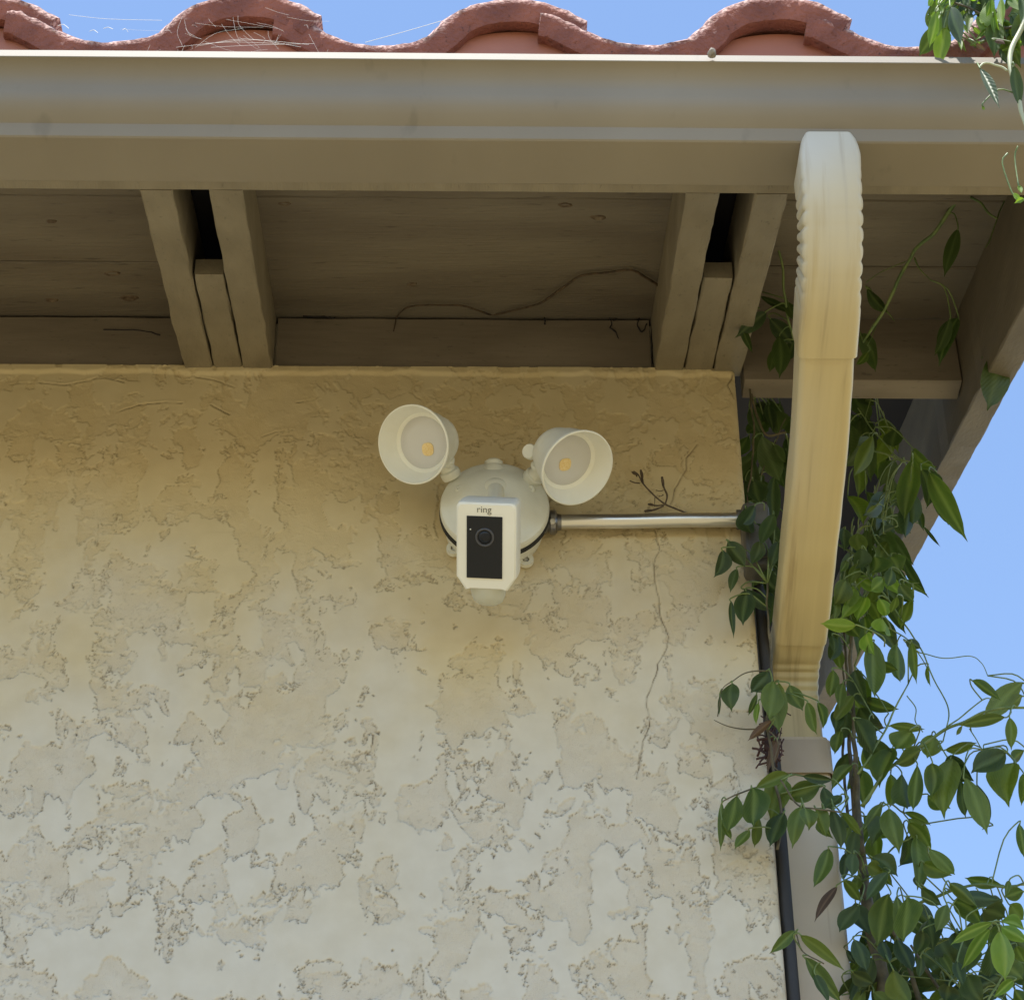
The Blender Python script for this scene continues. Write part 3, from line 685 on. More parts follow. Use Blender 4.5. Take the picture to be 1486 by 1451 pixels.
# floodlight heads
def axis_out(tiltdeg,ix,iy):           # leaning tiltdeg away from the viewer towards photo direction (ix, iy up)
    s=Vector(-fw)*math.cos(R(tiltdeg))+(Vector(rt)*ix+Vector(up)*iy).normalized()*math.sin(R(tiltdeg)); return s.normalized()
def head(px,py,Y,axd,rr,kpx,kpy,kY,ledpx,ledpy):
    c=at(px,py,Y); a=axd
    bm=bmesh.new()
    lathe(bm,[(0,-.066),(.020,-.066),(.026,-.0645),(.030,-.060),(.0325,-.052),(.0335,-.040),(.0375,-.0375),(.0395,-.030),(rr-.0025,-.006),(rr,-.0015),(rr-.0003,.0006),(rr-.0018,.001),(rr-.0026,-.001),(rr-.0052,-.010),(.0365,-.0235),(.0325,-.0255),(.0315,-.0265)],c,a,72)
    sh=obj('lamp_head',bm,m_plast,fl,smooth=28)
    bm=bmesh.new(); lathe(bm,[(.0322,-.0262),(.0312,-.0252),(.020,-.0250),(0,-.0249)],c,a,56); obj('lens',bm,m_lens,sh,smooth=True)
    # led patch where it shows on the lens
    d=Vector(ray(ledpx,ledpy)); o_=Vector(CP); pp=c+a*-.0247; t=(pp-o_).dot(a)/d.dot(a); lp=o_+d*t
    bm=bmesh.new(); n=18; ring=[]
    u=a.orthogonal().normalized(); v=a.cross(u)
    ring=[bm.verts.new(lp+(u*math.cos(2*math.pi*i/n)+v*math.sin(2*math.pi*i/n))*(.0084*(1+.05*math.cos(4*2*math.pi*i/n+.6)))) for i in range(n)]
    bm.faces.new(ring); ex=bmesh.ops.extrude_face_region(bm,geom=list(bm.faces)); bmesh.ops.translate(bm,verts=[q for q in ex['geom'] if isinstance(q,bmesh.types.BMVert)],vec=a*.0006)
    obj('led',bm,m_led,sh)
    k=at(kpx,kpy,kY); rear=c-a*.050
    bm=bmesh.new(); tube(bm,[rear,rear.lerp(k,.35),rear.lerp(k,.7),k],[.012,.010,.0095,.0105],20)
    lathe(bm,[(0,-.004),(.0115,-.003),(.0125,0),(.0125,.006),(.0100,.008),(0,.008)],k,(k-rear).normalized()*-1,24)
    obj('swivel_arm',bm,m_plast2,fl,smooth=40)
    bm=bmesh.new(); lathe(bm,[(0,0),(.009,0),(.009,.006),(.007,.0075),(0,.0075)],rear.lerp(k,.75)+Vector((0,-.009,0)),(.2 if px<700 else -.2,-1,.1),18); obj('lock_nut',bm,m_plast2,fl,smooth=35)
head(599.5,645,-.125,axis_out(28,-.96,-.22),.0485,655,690,-.058,621,652)
head(838,679,-.125,axis_out(35,.76,-.62),.0480,772,694,-.058,820,674)
bm=bmesh.new(); kk=at(772,657,-.088); lathe(bm,[(0,0),(.0085,0),(.0095,.0015),(.0095,.008),(.0085,.0095),(0,.0095)],kk,(-.45,-.8,-.35),24); obj('tilt_knob',bm,m_plast,fl,smooth=35)

# ------------------------------------------------------------------ vines
def leafmesh(seed,mi):
    rnd=random.Random(seed*17+3); bm=bmesh.new(); lay=bm.verts.layers.float.new('rib'); nl=11; nw=3
    fold=rnd.uniform(.15,.85); arch=rnd.uniform(-.14,.28); tipc=rnd.uniform(-.15,.5); sideb=rnd.uniform(-.09,.09); fat=rnd.uniform(.72,1.0)
    rows=[]
    for i in range(nl+1):
        t=i/nl; wd=.5*(math.sin(math.pi*t**fat)**.85)*(1-.25*t**3) if 0<t<1 else 0
        if t>.84: wd=.5*.42*((1-t)/.16)**1.25*.62+ .006
        cx=sideb*math.sin(math.pi*t)+ .04*math.sin(t*5+seed); zc=-arch*4*t*(1-t)-tipc*max(0,t-.6)**2*3
        r=[]
        for j in range(-nw,nw+1):
            f=j/nw; x=cx+f*wd; z=zc+fold*abs(f*wd)*.9-.10*wd*(f*f)+.02*math.sin(t*14+seed+j)*abs(f)
            v=bm.verts.new((x,t,z)); v[lay]={0:1.0}.get(j,.32 if abs(j)==nw else 0.0); r.append(v)
        rows.append(r)
    for a,b in zip(rows,rows[1:]):
        for j in range(2*nw): bm.faces.new((a[j],a[j+1],b[j+1],b[j]))
    bmesh.ops.remove_doubles(bm,verts=bm.verts,dist=1e-5)
    me=bpy.data.meshes.new('leaf'); bm.to_mesh(me); bm.free(); me.materials.append(LM[mi]); me.polygons.foreach_set('use_smooth',[True]*len(me.polygons)); return me
LMESH={(s,mi):leafmesh(s,mi) for s in range(11) for mi in range(4)}
cnt=[0]
def leaf(parent,base,tip,width,mi,roll=None):
    base=Vector(base); tip=Vector(tip); Ld=tip-base; ln=Ld.length
    if ln<.004: return
    y=Ld/ln; V=(Vector(CP)-base).normalized(); n0=V-y*V.dot(y)
    if n0.length<.05: n0=y.orthogonal()
    n0.normalize(); rnd=random.uniform(-.75,.75) if roll is None else roll
    n=Matrix.Rotation(rnd,3,y)@n0; 
    if random.random()<.35: n=-n
    x=y.cross(n); wd=width/max(.6,math.cos(rnd))
    m=Matrix([[x[i]*wd,y[i]*ln,n[i]*wd,base[i]] for i in range(3)]+[[0,0,0,1]])
    o=bpy.data.objects.new('leaf',LMESH[(cnt[0]*7%11,mi)]); cnt[0]+=1
    C.objects.link(o); o.parent=parent; o.matrix_parent_inverse=Matrix(); o.matrix_local=Matrix.Translation(-parent.location)@m
    return o
bases={}
def mmpp(Y): return (Y-CP[1])/fw[1]/FPX
def zl(parent,org,sc_,data,Yf,spread=.03,key=None,petiole=True):
    """leaves read off as (base x, base y, tip x, tip y, width, kind) in an enlargement"""
    for d in data:
        bx,by,tx,ty,wd,mi=d[:6]; bx,tx=org[0]+bx/sc_,org[0]+tx/sc_; by,ty=org[1]+by/sc_,org[1]+ty/sc_
        Y=(d[6] if len(d)>6 else Yf(bx,by))+random.uniform(-spread,spread)
        b=at(bx,by,Y); ap=(at(tx,ty,Y)-b).length; t=at(tx,ty,Y+random.uniform(-.3,.3)*ap)
        w_=wd/sc_*mmpp(Y)*random.uniform(.9,1.25); t=b+(t-b)*random.uniform(.98,1.14)
        leaf(parent,b,t,w_,mi); bases.setdefault(parent.name,[]).append((b,(t-b).normalized()))
def stemsys(parent,name,paths,m,sides=7):
    """paths: (list of world points, r0, r1)"""
    samples=[]
    for pts,r0,r1 in paths:
        bm=bmesh.new()
        Q=smoothpts(pts,8); Q=[q+noise.noise_vector(q*35)*.0022 for q in Q]; n=len(Q)
        tube(bm,Q,[(r0+(r1-r0)*i/(n-1))*(1+.15*noise.noise(Q[i]*60)) for i in range(n)],sides); samples+=Q
        obj(name,bm,m,parent,smooth=True)
    return samples
def petioles(parent,samples,m,maxd=.11,r=.0009):
    bm=bmesh.new(); S=np.array([list(s) for s in samples])
    for b,d in bases.get(parent.name,[]):
        dd=np.linalg.norm(S-np.array(b),axis=1); i=int(dd.argmin())
        q=Vector(S[i])
        if dd[i]>maxd: q=b-d*.02+(q-b).normalized()*.035
        mid=b.lerp(q,.5)-d*min(.02,(q-b).length*.3)
        tube(bm,smoothpts([q,mid,b-d*.003,b+d*.002],3),r,5)
    if len(bm.verts): tag(obj('leaf_stalks',bm,m,parent,smooth=True),kind='stuff')
    else: bm.free()
def px(org,s,pts,Y):
    out=[]
    for i,p in enumerate(pts):
        yy=Y if not hasattr(Y,'__len__') else Y[0]+(Y[1]-Y[0])*i/(len(pts)-1)
        out.append(at(org[0]+p[0]/s,org[1]+p[1]/s,yy))
    return out
Z1=((1030,500),3.259); Z2=((1020,840),3.189); Z3=((1020,1080),3.189); Z6=((1060,180),3.488); Z7=((1306,0),8.06)

main=empty('climbing_vine',at(1240,1451,.05),'large leafy green vine climbing to the right of the downspout against the sky','vine')
Yr=lambda x,y: .02 if x<1300 else -.02
zl(main,*Z2,[(710,215,553,208,62,2,-.09),(740,80,650,170,60,2),(690,30,720,160,55,2),(640,60,600,170,60,1),(830,180,835,255,90,2),(760,250,790,350,70,2),
 (790,290,800,540,95,1),(900,300,905,490,75,1),(820,380,900,430,60,1),(900,80,870,150,40,1),(930,20,960,110,60,1),(965,90,915,215,58,1),(940,0,1037,72,26,1),
 (965,290,990,480,45,1),(940,285,1000,320,40,0),(1040,400,1050,490,20,1),(700,540,600,670,55,1),(740,560,905,605,60,1),(720,600,830,700,110,0),(700,650,790,800,95,0),
 (860,680,1020,695,40,1),(960,700,900,790,100,1),(1060,720,1040,830,100,1),(1120,790,1270,760,48,1),(880,780,820,950,88,1),(1010,790,890,850,85,1),(870,900,870,1050,65,1),
 (990,860,970,1080,58,1),(1060,850,1060,1000,80,1),(1150,830,1110,1080,125,1),(1130,820,1230,930,90,0),(1210,920,1300,1160,80,1),(1190,930,1220,1110,50,0),(1270,950,1310,1130,70,0),
 (1040,1000,1140,1060,60,1),(920,900,940,1060,90,0),(830,1040,740,1160,60,1),(880,1120,770,1220,85,0),(930,1080,1060,1140,38,1),(860,1060,900,1250,80,1),(950,1110,1060,1240,60,1),
 (1245,470,1375,552,38,1),(1486,480,1310,640,85,1),(1480,540,1400,585,60,1),(1400,640,1190,675,58,1),(1200,680,1172,722,20,1),(1420,640,1430,790,50,1),(1400,800,1250,885,105,0),
 (1440,850,1400,1035,110,1),(1486,790,1430,850,50,1),(1480,900,1475,1050,45,1),(1465,1130,1486,1290,50,1),(600,420,590,540,50,1),(620,300,640,420,55,1),(600,260,605,340,40,0),(650,480,630,600,60,1),
 (640,700,610,800,50,1),(770,650,760,760,70,0),(800,740,770,850,80,0),(690,860,600,960,45,1),(1330,1140,1290,1160,10,1)],Yr,.04)
zl(main,*Z3,[(585,480,520,650,58,1,-.03),(620,655,525,800,46,3,-.03),(660,500,650,620,50,0),(650,620,720,720,55,1),(720,740,640,860,68,0),(700,500,690,600,60,0),(860,590,760,710,60,0),
 (780,520,900,600,70,0),(760,560,840,590,60,1),(945,420,925,575,110,0),(990,430,1000,640,80,1),(950,360,1060,500,60,1),(1050,480,1165,605,60,1),(1020,545,1150,612,60,1),(865,690,820,905,105,1),
 (900,700,920,910,60,1),(945,710,940,910,100,1),(1010,660,1100,745,60,0),(1000,600,1010,660,50,0),(1130,740,1080,860,60,1),(1140,640,1265,745,60,1),(1380,650,1222,622,55,1),(1160,720,1290,830,90,1),
 (1200,700,1370,722,58,0),(1420,630,1400,700,30,1),(1486,680,1400,705,60,1),(1340,820,1165,915,50,2,-.1),(1330,850,1198,1035,58,2,-.1),(1370,860,1395,1070,82,2,-.1),(1380,820,1486,850,50,2,-.1),
 (1380,840,1486,912,50,2,-.1),(1280,950,1200,1055,80,0),(1320,930,1330,1085,100,0),(1140,1110,1130,1190,90,0),(1220,1070,1290,1190,110,0),(1440,1090,1350,1165,48,2),(1400,1000,1486,1080,90,1),
 (1420,740,1486,805,90,1),(700,900,760,1050,60,0),(690,1050,780,1105,70,0),(880,1040,950,1190,100,1),(900,900,960,1050,60,0),(1010,980,1000,1080,32,0),(1100,960,1160,1070,50,1),(660,950,700,1010,30,0),
 (1090,900,1160,1000,115,0),(1180,860,1240,980,110,0),(1300,760,1400,805,110,0),(1050,800,1060,950,80,0),(1450,930,1486,1010,60,1),(1180,1000,1200,1100,60,0),(1440,1130,1480,1190,60,1),
 (720,600,700,700,50,1),(680,380,660,470,45,1),(640,330,700,400,50,0),(1020,860,990,960,60,0),(830,900,860,1000,50,0),(1250,840,1220,950,60,0)],Yr,.05)
zl(main,*Z1,[(1360,30,1300,310,120,0,-.15),(700,190,780,290,80,0,.06),(680,220,750,350,85,0,.06),(770,430,690,610,80,1,.02),(660,380,670,520,60,0,.05),(960,540,925,800,115,1,-.05),
 (1000,590,1040,760,90,0,-.03),(1040,600,1195,885,110,1,-.06),(1060,700,1130,850,68,0,-.03),(950,680,960,860,88,0),(930,750,920,910,70,0),(790,760,742,795,20,1),(880,700,855,742,18,1),
 (990,600,1080,640,50,1),(700,890,720,990,80,1),(880,860,800,900,40,0),(800,910,880,1000,105,0),(780,1000,770,1090,100,1),(860,1000,900,1080,90,1),(905,1000,1022,1180,46,0),(640,1110,600,1230,75,1),
 (690,1150,650,1240,60,2),(820,1100,760,1160,60,2),(700,1100,812,1150,68,2),(830,1090,905,1180,60,2),(900,1130,960,1210,60,1),(960,1200,930,1310,38,1),(740,1190,700,1290,70,2),(800,1200,840,1290,70,2),
 (600,1200,590,1300,40,1),(650,1020,620,1075,40,1),(720,960,700,1060,70,0),(640,870,640,960,50,0),(850,930,800,1040,70,1),(700,1030,660,1130,60,1),(860,1060,840,1150,60,1),(770,1130,760,1230,60,1),
 (990,780,1010,870,35,0),(1010,860,1085,948,14,0)],lambda x,y:.01,.03)
for i in range(52):
    xx=random.uniform(1218,1345); yy=random.uniform(590,900)
    if (xx-1218)>127-(yy-590)*.25: xx-=60
    b=at(max(1215,xx),yy,.10+random.uniform(-.06,.12)); a=random.uniform(-.7,.7); ln=random.uniform(.035,.07)
    leaf(main,b,b+Vector((math.sin(a)*ln,random.uniform(-.02,.02),-math.cos(a)*ln)),random.uniform(.016,.030),random.choice((0,0,0,1))); bases.setdefault(main.name,[]).append((b,Vector((0,0,-1))))
# inner filler foliage round the stems
for i in range(40):
    yy=random.uniform(850,1451); xx=1232+ (yy-850)*.055+random.gauss(0,15)
    if xx<1212: xx=1216
    b=at(xx,yy,.05+random.uniform(-.03,.05)); a=random.uniform(-.9,.9); ln=random.uniform(.035,.06)
    leaf(main,b,b+Vector((math.sin(a)*ln,random.uniform(-.02,.02),-math.cos(a)*ln)),random.uniform(.012,.024),random.choice((0,0,1,1))); bases[main.name].append((b,Vector((0,0,-1))))
for i in range(50):
    xx=random.uniform(1262,1500); yy=random.uniform(1300,1470)
    b=at(xx,yy,.07+random.uniform(-.03,.06)); a=random.uniform(-1.1,1.1); ln=random.uniform(.028,.06)
    leaf(main,b,b+Vector((math.sin(a)*ln,random.uniform(-.02,.02),-math.cos(a)*ln)),random.uniform(.018,.03),random.choice((0,0,1))); bases[main.name].append((b,Vector((0,0,-1))))
S=stemsys(main,'trunk',[(px(*Z3,[(700,150),(715,350),(740,600),(790,900),(850,1230)],.05)+[at(1330,1800,.06),at(1340,2600,.05)],.0034,.012),
 (px(*Z2,[(655,200),(665,420),(680,700),(690,950),(720,1280)],.06),.0016,.0030),(px(*Z2,[(690,200),(685,420),(700,700),(715,1000),(735,1280)],.04),.002,.0036),
 (px(*Z2,[(640,330),(660,560),(650,800),(672,1080),(700,1280)],.07),.0012,.0022),(px(*Z3,[(860,830),(930,980),(1010,1200)],.06),.0022,.0032),
 (px(*Z3,[(960,930),(1060,1080),(1150,1200)],.05),.0014,.0024)],m_stem,9)
S2=stemsys(main,'stem',[(px(*Z2,[(720,900),(850,690),(945,485)],.0),.0016,.001),(px(*Z2,[(740,1050),(860,880),(1080,725),(1200,665),(1330,605),(1500,595)],(.03,-.05)),.0024,.0016),
 (px(*Z2,[(770,0),(860,100),(940,230),(1010,330),(1050,430),(1110,530),(1135,620),(1115,750)],0),.0010,.0008),(px(*Z2,[(1000,345),(1100,362),(1240,358),(1290,390),(1322,452)],0),.0007,.0005),
 (px(*Z2,[(870,230),(960,300),(1040,420),(1040,480)],.01),.0008,.0006),(px(*Z2,[(945,540),(985,600),(985,660),(1020,710)],0),.0007,.0006),(px(*Z2,[(1130,690),(1250,590),(1310,550),(1345,560)],-.01),.0009,.0006),
 (px(*Z2,[(1235,690),(1290,790),(1300,770)],-.02),.0007,.0007),(px(*Z2,[(700,400),(790,520),(860,620)],.03),.0009,.0007),(px(*Z2,[(690,460),(770,600),(790,640)],.02),.0008,.0006),
 (px(*Z3,[(720,400),(850,280),(930,320)],.02),.0012,.0009),(px(*Z3,[(740,640),(880,480),(960,430),(1020,370)],.01),.0014,.0008),(px(*Z3,[(800,930),(960,760),(1100,700),(1250,650),(1410,660),(1486,640)],(.04,-.04)),.0022,.0012),
 (px(*Z3,[(860,1010),(1010,960),(1180,1110),(1260,1200)],.03),.0015,.0012),(px(*Z3,[(1010,960),(1180,880),(1350,825)],(.02,-.1)),.0014,.001),(px(*Z3,[(1400,1060),(1340,1140),(1310,1200)],-.04),.0012,.0012),
 (px(*Z3,[(660,930),(720,870),(760,860)],.05),.0007,.0007),(px(*Z3,[(640,1160),(740,1140),(850,1130)],.05),.0008,.0007),(px(*Z3,[(650,1060),(900,1070),(1150,1090)],.05),.0007,.0007),
 (px(*Z1,[(700,300),(770,400),(880,530),(960,560)],.02),.0009,.0008),(px(*Z1,[(690,480),(820,520),(920,555)],.03),.0015,.001),(px(*Z1,[(845,690),(820,790),(822,890)],.02),.0008,.0007),
 (px(*Z1,[(600,940),(700,1000),(760,1100),(720,1200),(700,1330)],.05),.0014,.0018),(px(*Z1,[(760,860),(790,930),(850,1010),(840,1110),(850,1200)],.03),.001,.001),(px(*Z1,[(780,200),(740,350),(785,370),(770,420)],.05),.0006,.0006),
 (px(*Z1,[(960,560),(960,490)],-.03),.0006,.0004),(px(*Z1,[(1000,560),(1040,550),(1075,600)],-.05),.0006,.0004),(px(*Z1,[(915,1100),(945,1130),(990,1128)],0),.0007,.0003)],m_gstem,6)
petioles(main,S+S2,m_gstem)

lv=empty('climbing_vine',at(1110,1150,-.03),'vine strand hanging over the black pipe left of the downspout','vine')
Yl=lambda x,y:-.045
zl(lv,*Z2,[(200,50,190,208,90,0),(130,100,142,258,30,0),(185,45,320,150,52,0),(135,482,130,602,72,0),(78,540,74,635,14,0),(300,425,225,535,85,0),(320,470,300,650,95,1,-.07),(350,480,352,718,100,1,-.08),
 (400,490,462,612,75,1,-.07),(250,530,213,625,26,1),(258,570,248,662,26,2),(480,570,520,705,58,1,-.05),(530,570,562,685,48,1,-.05),(320,650,215,740,38,3),(330,740,300,890,30,3),(345,745,335,850,26,3),
 (400,905,240,965,52,1),(160,1000,110,1165,80,1),(88,1030,80,1238,38,1),(92,1120,130,1203,28,1),(225,965,240,1145,105,1),(255,1090,238,1232,48,1),(215,1160,153,1237,38,1),(385,930,310,1115,100,1),
 (545,960,400,1010,85,1),(455,1050,410,1245,62,1,-.09),(470,1060,500,1155,75,1,-.1),(520,1060,582,1195,66,1,-.08),(560,960,600,1060,66,0),(600,1060,640,1255,58,0,-.05),(375,1080,308,1225,85,0),(640,1080,740,1190,36,1,-.03),
 (600,930,470,915,50,0),(640,1000,560,1060,50,0),(560,1090,590,1200,50,1)],Yl,.02)
zl(lv,*Z3,[(430,862,325,955,56,1,-.06),(450,880,642,1032,58,1,-.08),(470,985,640,1190,60,1,-.07),(520,1060,585,1190,40,0,-.06)],Yl,.012)
zl(lv,*Z1,[(250,430,330,640,105,0,.02),(300,470,360,560,60,0,.02),(200,540,190,760,66,0,.03),(310,620,300,840,66,0,.02),(215,845,312,985,85,0,-.05),(85,930,172,1052,74,0,-.04),(62,970,30,1102,72,0,-.04),
 (130,1060,100,1162,46,0,-.05),(250,1055,340,1175,62,0,-.03),(190,300,240,420,60,0,.05),(280,280,300,400,60,0,.05),(170,640,180,760,50,0,.03),(210,760,240,850,60,0,.0),(320,560,350,680,60,0,.04),(270,1110,320,1210,60,0,-.02),(170,770,190,900,80,0,-.06),(300,800,250,930,80,0,-.06),(215,760,150,860,60,0,-.06),(330,930,290,1050,70,0,-.05),(240,930,200,1040,60,0,-.05)],Yl,.012)
for i in range(44):
    xx=random.uniform(1083,1150); yy=random.uniform(570,880)
    b=at(xx,yy,.06+random.uniform(-.04,.08)); a=random.uniform(-.7,.7); ln=random.uniform(.035,.065)
    leaf(lv,b,b+Vector((math.sin(a)*ln,random.uniform(-.02,.02),-math.cos(a)*ln)),random.uniform(.016,.030),0); bases.setdefault(lv.name,[]).append((b,Vector((0,0,-1))))
S=stemsys(lv,'stem',[(px(*Z2,[(70,635),(85,520),(140,470),(210,430),(300,425)],-.05),.0005,.0009),(px(*Z2,[(55,650),(130,685),(260,695)],-.04),.0004,.001),
 (px(*Z2,[(300,20),(300,200),(320,420),(300,640),(330,900),(360,1080),(345,1250)],-.035),.0012,.0018),(px(*Z1,[(190,200),(210,480),(180,780),(260,1050),(250,1180)],.02),.0012,.0012),(px(*Z2,[(360,930),(440,1040),(520,1060),(640,1080)],-.07),.001,.001),
 (px(*Z2,[(340,930),(250,960),(150,1000),(90,1030)],-.05),.001,.0008),(px(*Z3,[(380,900),(430,870),(470,960),(560,1020)],-.06),.0008,.0008),(px(*Z1,[(190,200),(250,410),(360,420)],.03),.0016,.0016),
 (px(*Z1,[(240,620),(290,500),(360,350)],.03),.0008,.0008),(px(*Z2,[(300,700),(345,760),(330,860),(350,885)],-.05),.0007,.0005)],m_stem,6)
petioles(lv,S,m_gstem,.09)
# dead red-brown clump caught on the pipe
bm=bmesh.new()
for i in range(26):
    c=at(1118+random.gauss(0,7),1080+random.gauss(0,17),-.02); a=random.uniform(0,6.28); d=Vector((math.cos(a)*.014,random.uniform(-.006,.006),math.sin(a)*.02))
    tube(bm,smoothpts([c-d,c+Vector((random.uniform(-.006,.006),-.004,random.uniform(-.006,.006))),c+d],4),random.uniform(.0006,.0018),5)
m_dead=noisy(mat('dead stems',(.07,.03,.03),.8),(.1,.045,.042),(.035,.018,.018),scale=90,bump=.0004,bscale=200)
tag(obj('withered_stems',bm,m_dead,lv,smooth=True),kind='stuff')

ev=empty('climbing_vine',at(1280,420,-.2),'thin vine strand trailing under the eaves behind the upper downspout','vine')
zl(ev,*Z6,[(180,950,30,1080,80,0,-.13),(40,1010,115,1165,38,0,-.13),(200,980,300,1100,100,0,-.1),(250,1070,245,1285,85,0,-.1),(150,870,330,960,48,0,-.1),(305,505,335,565,40,0,-.12),(690,830,785,950,70,0,-.16),
 (1150,530,1088,770,72,0,-.3),(1150,980,1058,1200,85,0,-.2),(1110,980,1040,1160,55,0,-.2),(660,1060,732,1240,75,0,-.1),(700,1150,640,1220,40,1,-.1),(690,420,720,460,30,0,-.2),(230,1130,200,1250,60,0,-.09),
 (330,1080,300,1200,60,0,-.08),(290,900,340,1010,60,0,-.12)],lambda x,y:-.15,.01)
S=stemsys(ev,'stem',[(px(*Z6,[(1170,340),(1120,430),(1040,540),(950,620),(910,680),(840,820),(780,940),(720,1030),(670,1100)],(-.33,-.1)),.0028,.0016),(px(*Z6,[(930,680),(965,740),(1010,790)],-.22),.0012,.0005),
 (px(*Z6,[(880,700),(780,740),(690,800)],-.2),.0006,.0005),(px(*Z6,[(1215,370),(1270,400),(1300,450),(1350,480)],-.33),.0016,.0012),(px(*Z6,[(1390,380),(1350,480),(1310,590),(1290,620)],-.32),.0010,.0007),
 (px(*Z6,[(290,370),(245,480),(240,600),(265,720),(270,850),(290,980),(320,1090)],(-.25,-.09)),.0016,.0016),(px(*Z6,[(250,500),(225,590),(200,605)],-.2),.0008,.0005),(px(*Z6,[(780,940),(830,995)],-.12),.0012,.0006),
 (px(*Z6,[(780,940),(690,1120)],-.11),.001,.0006),(px(*Z6,[(700,830),(770,930)],-.14),.0008,.0008)],m_gstem,6)
petioles(ev,S,m_gstem,.06)

tv=empty('climbing_vine',at(1470,60,-.62),'sunlit yellow green vine spray spilling over the gutter at the top right','vine')
zl(tv,*Z7,[(420,130,350,540,150,2),(480,160,430,430,105,2),(590,80,725,500,190,0,-.64),(700,400,765,600,60,1),(680,440,722,590,55,2),(770,130,700,235,110,2),(830,150,790,380,95,1),(720,270,800,400,50,2),
 (850,310,945,410,70,2),(1060,0,1008,205,80,2),(1180,-20,1190,300,110,2),(1090,180,1105,410,62,2),(1030,190,1060,420,80,1),(1200,200,1255,440,105,1),(1400,-60,1451,290,200,0,-.66),(1300,180,1262,440,95,0),
 (1010,340,895,465,60,2),(955,490,815,535,48,2),(1460,500,1215,590,85,2),(400,-30,340,70,80,2),(540,20,415,150,70,2),(640,-10,560,75,60,2),(790,-20,930,40,70,2),(935,800,1150,1222,130,0,-.66),(1330,765,1415,1210,140,0,-.65),
 (975,1235,978,1290,38,2,-.65),(1100,-60,1000,20,80,2),(1280,-40,1240,120,90,1),(460,60,500,140,60,2),(690,60,610,150,50,2),(1400,250,1451,330,70,2),(1100,470,1230,520,60,3),(880,500,1000,600,50,3),(1160,560,1250,740,60,0)],lambda x,y:-.62,.015)
zl(tv,*Z6,[(1430,350,1470,400,25,2,-.62),(1460,310,1475,345,30,2,-.62),(1486,380,1440,400,25,2,-.62)],lambda x,y:-.62,.005)
for i in range(34):
    xx=random.uniform(1345,1500); yy=random.uniform(-60,45)
    b=at(xx,yy,-.60+random.uniform(-.03,.05)); a=random.uniform(-.8,.8); ln=random.uniform(.035,.058)
    leaf(tv,b,b+Vector((math.sin(a)*ln,random.uniform(-.02,.02),-math.cos(a)*ln)),random.uniform(.018,.030),random.choice((2,2,2,1,0))); bases[tv.name].append((b,Vector((0,0,-1))))
S=stemsys(tv,'stem',[(px(*Z7,[(1450,250),(1420,330),(1340,500),(1290,640),(1290,760),(1310,880),(1340,1030),(1390,1200),(1430,1330),(1470,1470)],-.635),.0030,.0022),(px(*Z7,[(930,800),(970,755),(1040,745),(1120,765),(1200,790),(1255,830)],-.64),.0011,.0014),
 (px(*Z7,[(1330,770),(1310,830)],-.64),.001,.001)],m_pstem,8)
S+=stemsys(tv,'stem',[(px(*Z7,[(600,20),(800,80),(1000,190),(1200,330),(1440,300)],-.62),.0012,.002),(px(*Z7,[(870,560),(1000,470),(1120,430),(1250,440)],-.61),.0025,.003)],m_stem,7)
petioles(tv,S,m_gstem,.04)

# ------------------------------------------------------------------ twig, tendril, cobweb
tw=empty('dry_twig',at(985,742,-.02),'small dry brown twig with buds sprouting above the steel conduit','twig')
o8,s8=(780,640),4.37
bm=bmesh.new()
for pts,r0,r1 in (([(1010,470),(950,458),(880,430),(810,400),(740,345),(670,270),(640,215),(610,190)],.0014,.0008),([(810,400),(822,345),(800,290),(790,230)],.001,.0014),([(810,402),(760,410),(700,400)],.0009,.0012),
  ([(800,412),(740,436),(680,445)],.0009,.0016),([(670,270),(662,230),(655,185)],.0012,.0014),([(650,268),(620,265),(585,252)],.0009,.0008),([(800,312),(775,318),(750,310)],.0007,.0005),([(630,225),(622,200),(596,196)],.0008,.001),
  ([(798,340),(785,348),(770,348)],.0006,.0005),([(745,345),(742,415)],.0005,.0004)):
    Q=smoothpts(px(o8,s8,pts,-.022),5); n=len(Q); tube(bm,Q,[r0+(r1-r0)*i/(n-1)+.0003*noise.noise(Q[i]*300) for i in range(n)],6)
obj('stem',bm,m_twig,tw,smooth=True)
for p,q in (((790,225),(800,300)),((655,182),(668,245)),((675,445),(740,438)),((598,195),(632,215)),((700,398),(742,408))):
    a,b=px(o8,s8,[p,q],-.024); bm=bmesh.new(); tube(bm,[a,a.lerp(b,.3),a.lerp(b,.7),b],[.0004,.0019,.0017,.0004],6); obj('bud',bm,m_twig,tw,smooth=True)
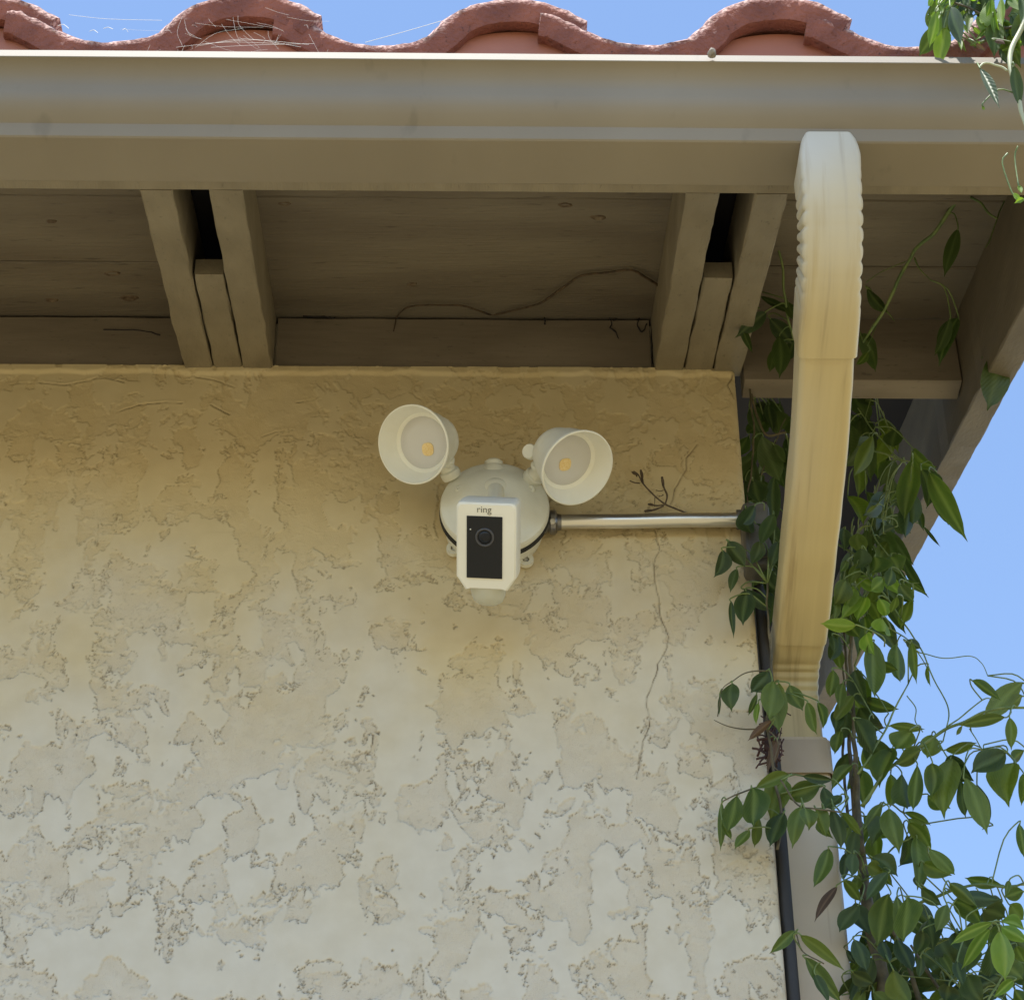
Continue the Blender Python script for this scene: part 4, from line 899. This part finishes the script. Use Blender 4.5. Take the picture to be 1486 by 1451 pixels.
bm=bmesh.new(); pts=[(571,481),(574,468),(576,460),(590,447),(615,443),(640,443),(672,444),(700,453),(715,457),(740,452),(780,442),(800,430),(825,412),(845,400),(880,396),(915,392),(935,402),(958,416)]
Q=smoothpts([atp(x,y,.0885) if y<456 else at(x,y,-.003) for x,y in pts],4); tube(bm,Q,[.0009+.0009*i/len(Q) for i in range(len(Q))],6)
tag(obj('dry_tendril',bm,m_twig,smooth=True),'long thin dry tendril creeping along the boards beneath the eaves','tendril')
bm=bmesh.new()
def strand(pts,Y,r=.00022): tube(bm,smoothpts([at(x,y,Y) for x,y in pts],3),r,4)
for k_ in range(30):
    x0=random.uniform(215,450); y0=random.uniform(20,68); x1=x0+random.gauss(10,45); y1=y0+random.gauss(12,14)
    strand([(x0,y0),((x0+x1)/2+random.gauss(0,5),(y0+y1)/2+random.gauss(0,4)),(x1,min(72,y1))],random.uniform(-.56,-.545),.00009)
for k_ in range(4): 
    x0=random.uniform(250,320); strand([(x0,random.uniform(62,70)),(x0+70,random.uniform(56,66)),(x0+150,random.uniform(62,71))],-.562,.00014)
strand([(530,62),(585,47),(640,31)],-.56,.0003); strand([(100,22),(155,28),(235,30)],-.56,.0002)
for a in ((84,38,100,42),(130,46,142,48),(150,42,164,43),(178,44,186,47)): strand([(a[0],a[1]),((a[0]+a[2])/2,a[1]-2),(a[2],a[3])],-.56,.0003)
tag(obj('cobweb',bm,m_web),'wispy pale cobweb strung across the second clay tile above the gutter','cobweb',kind='stuff')

for pts in ([(884,459),(888,470),(886,476),(893,482),(898,492)],[(889,466),(896,463)],[(928,461),(925,472),(932,482),(938,470)],[(790,460),(791,471)],[(946,458),(946,500),(946,534)],[(440,459),(470,460),(486,462)],[(150,478),(205,480),(232,486)]):
    bm=bmesh.new(); Q=smoothpts([at(x,y,.0028) for x,y in pts],4); tube(bm,[q+noise.noise_vector(q*200)*.0012 for q in Q],[.0009*(1+.6*noise.noise(q*150)) for q in Q],5)
    obj('paint_crack',bm,m_dark,roof,smooth=True)
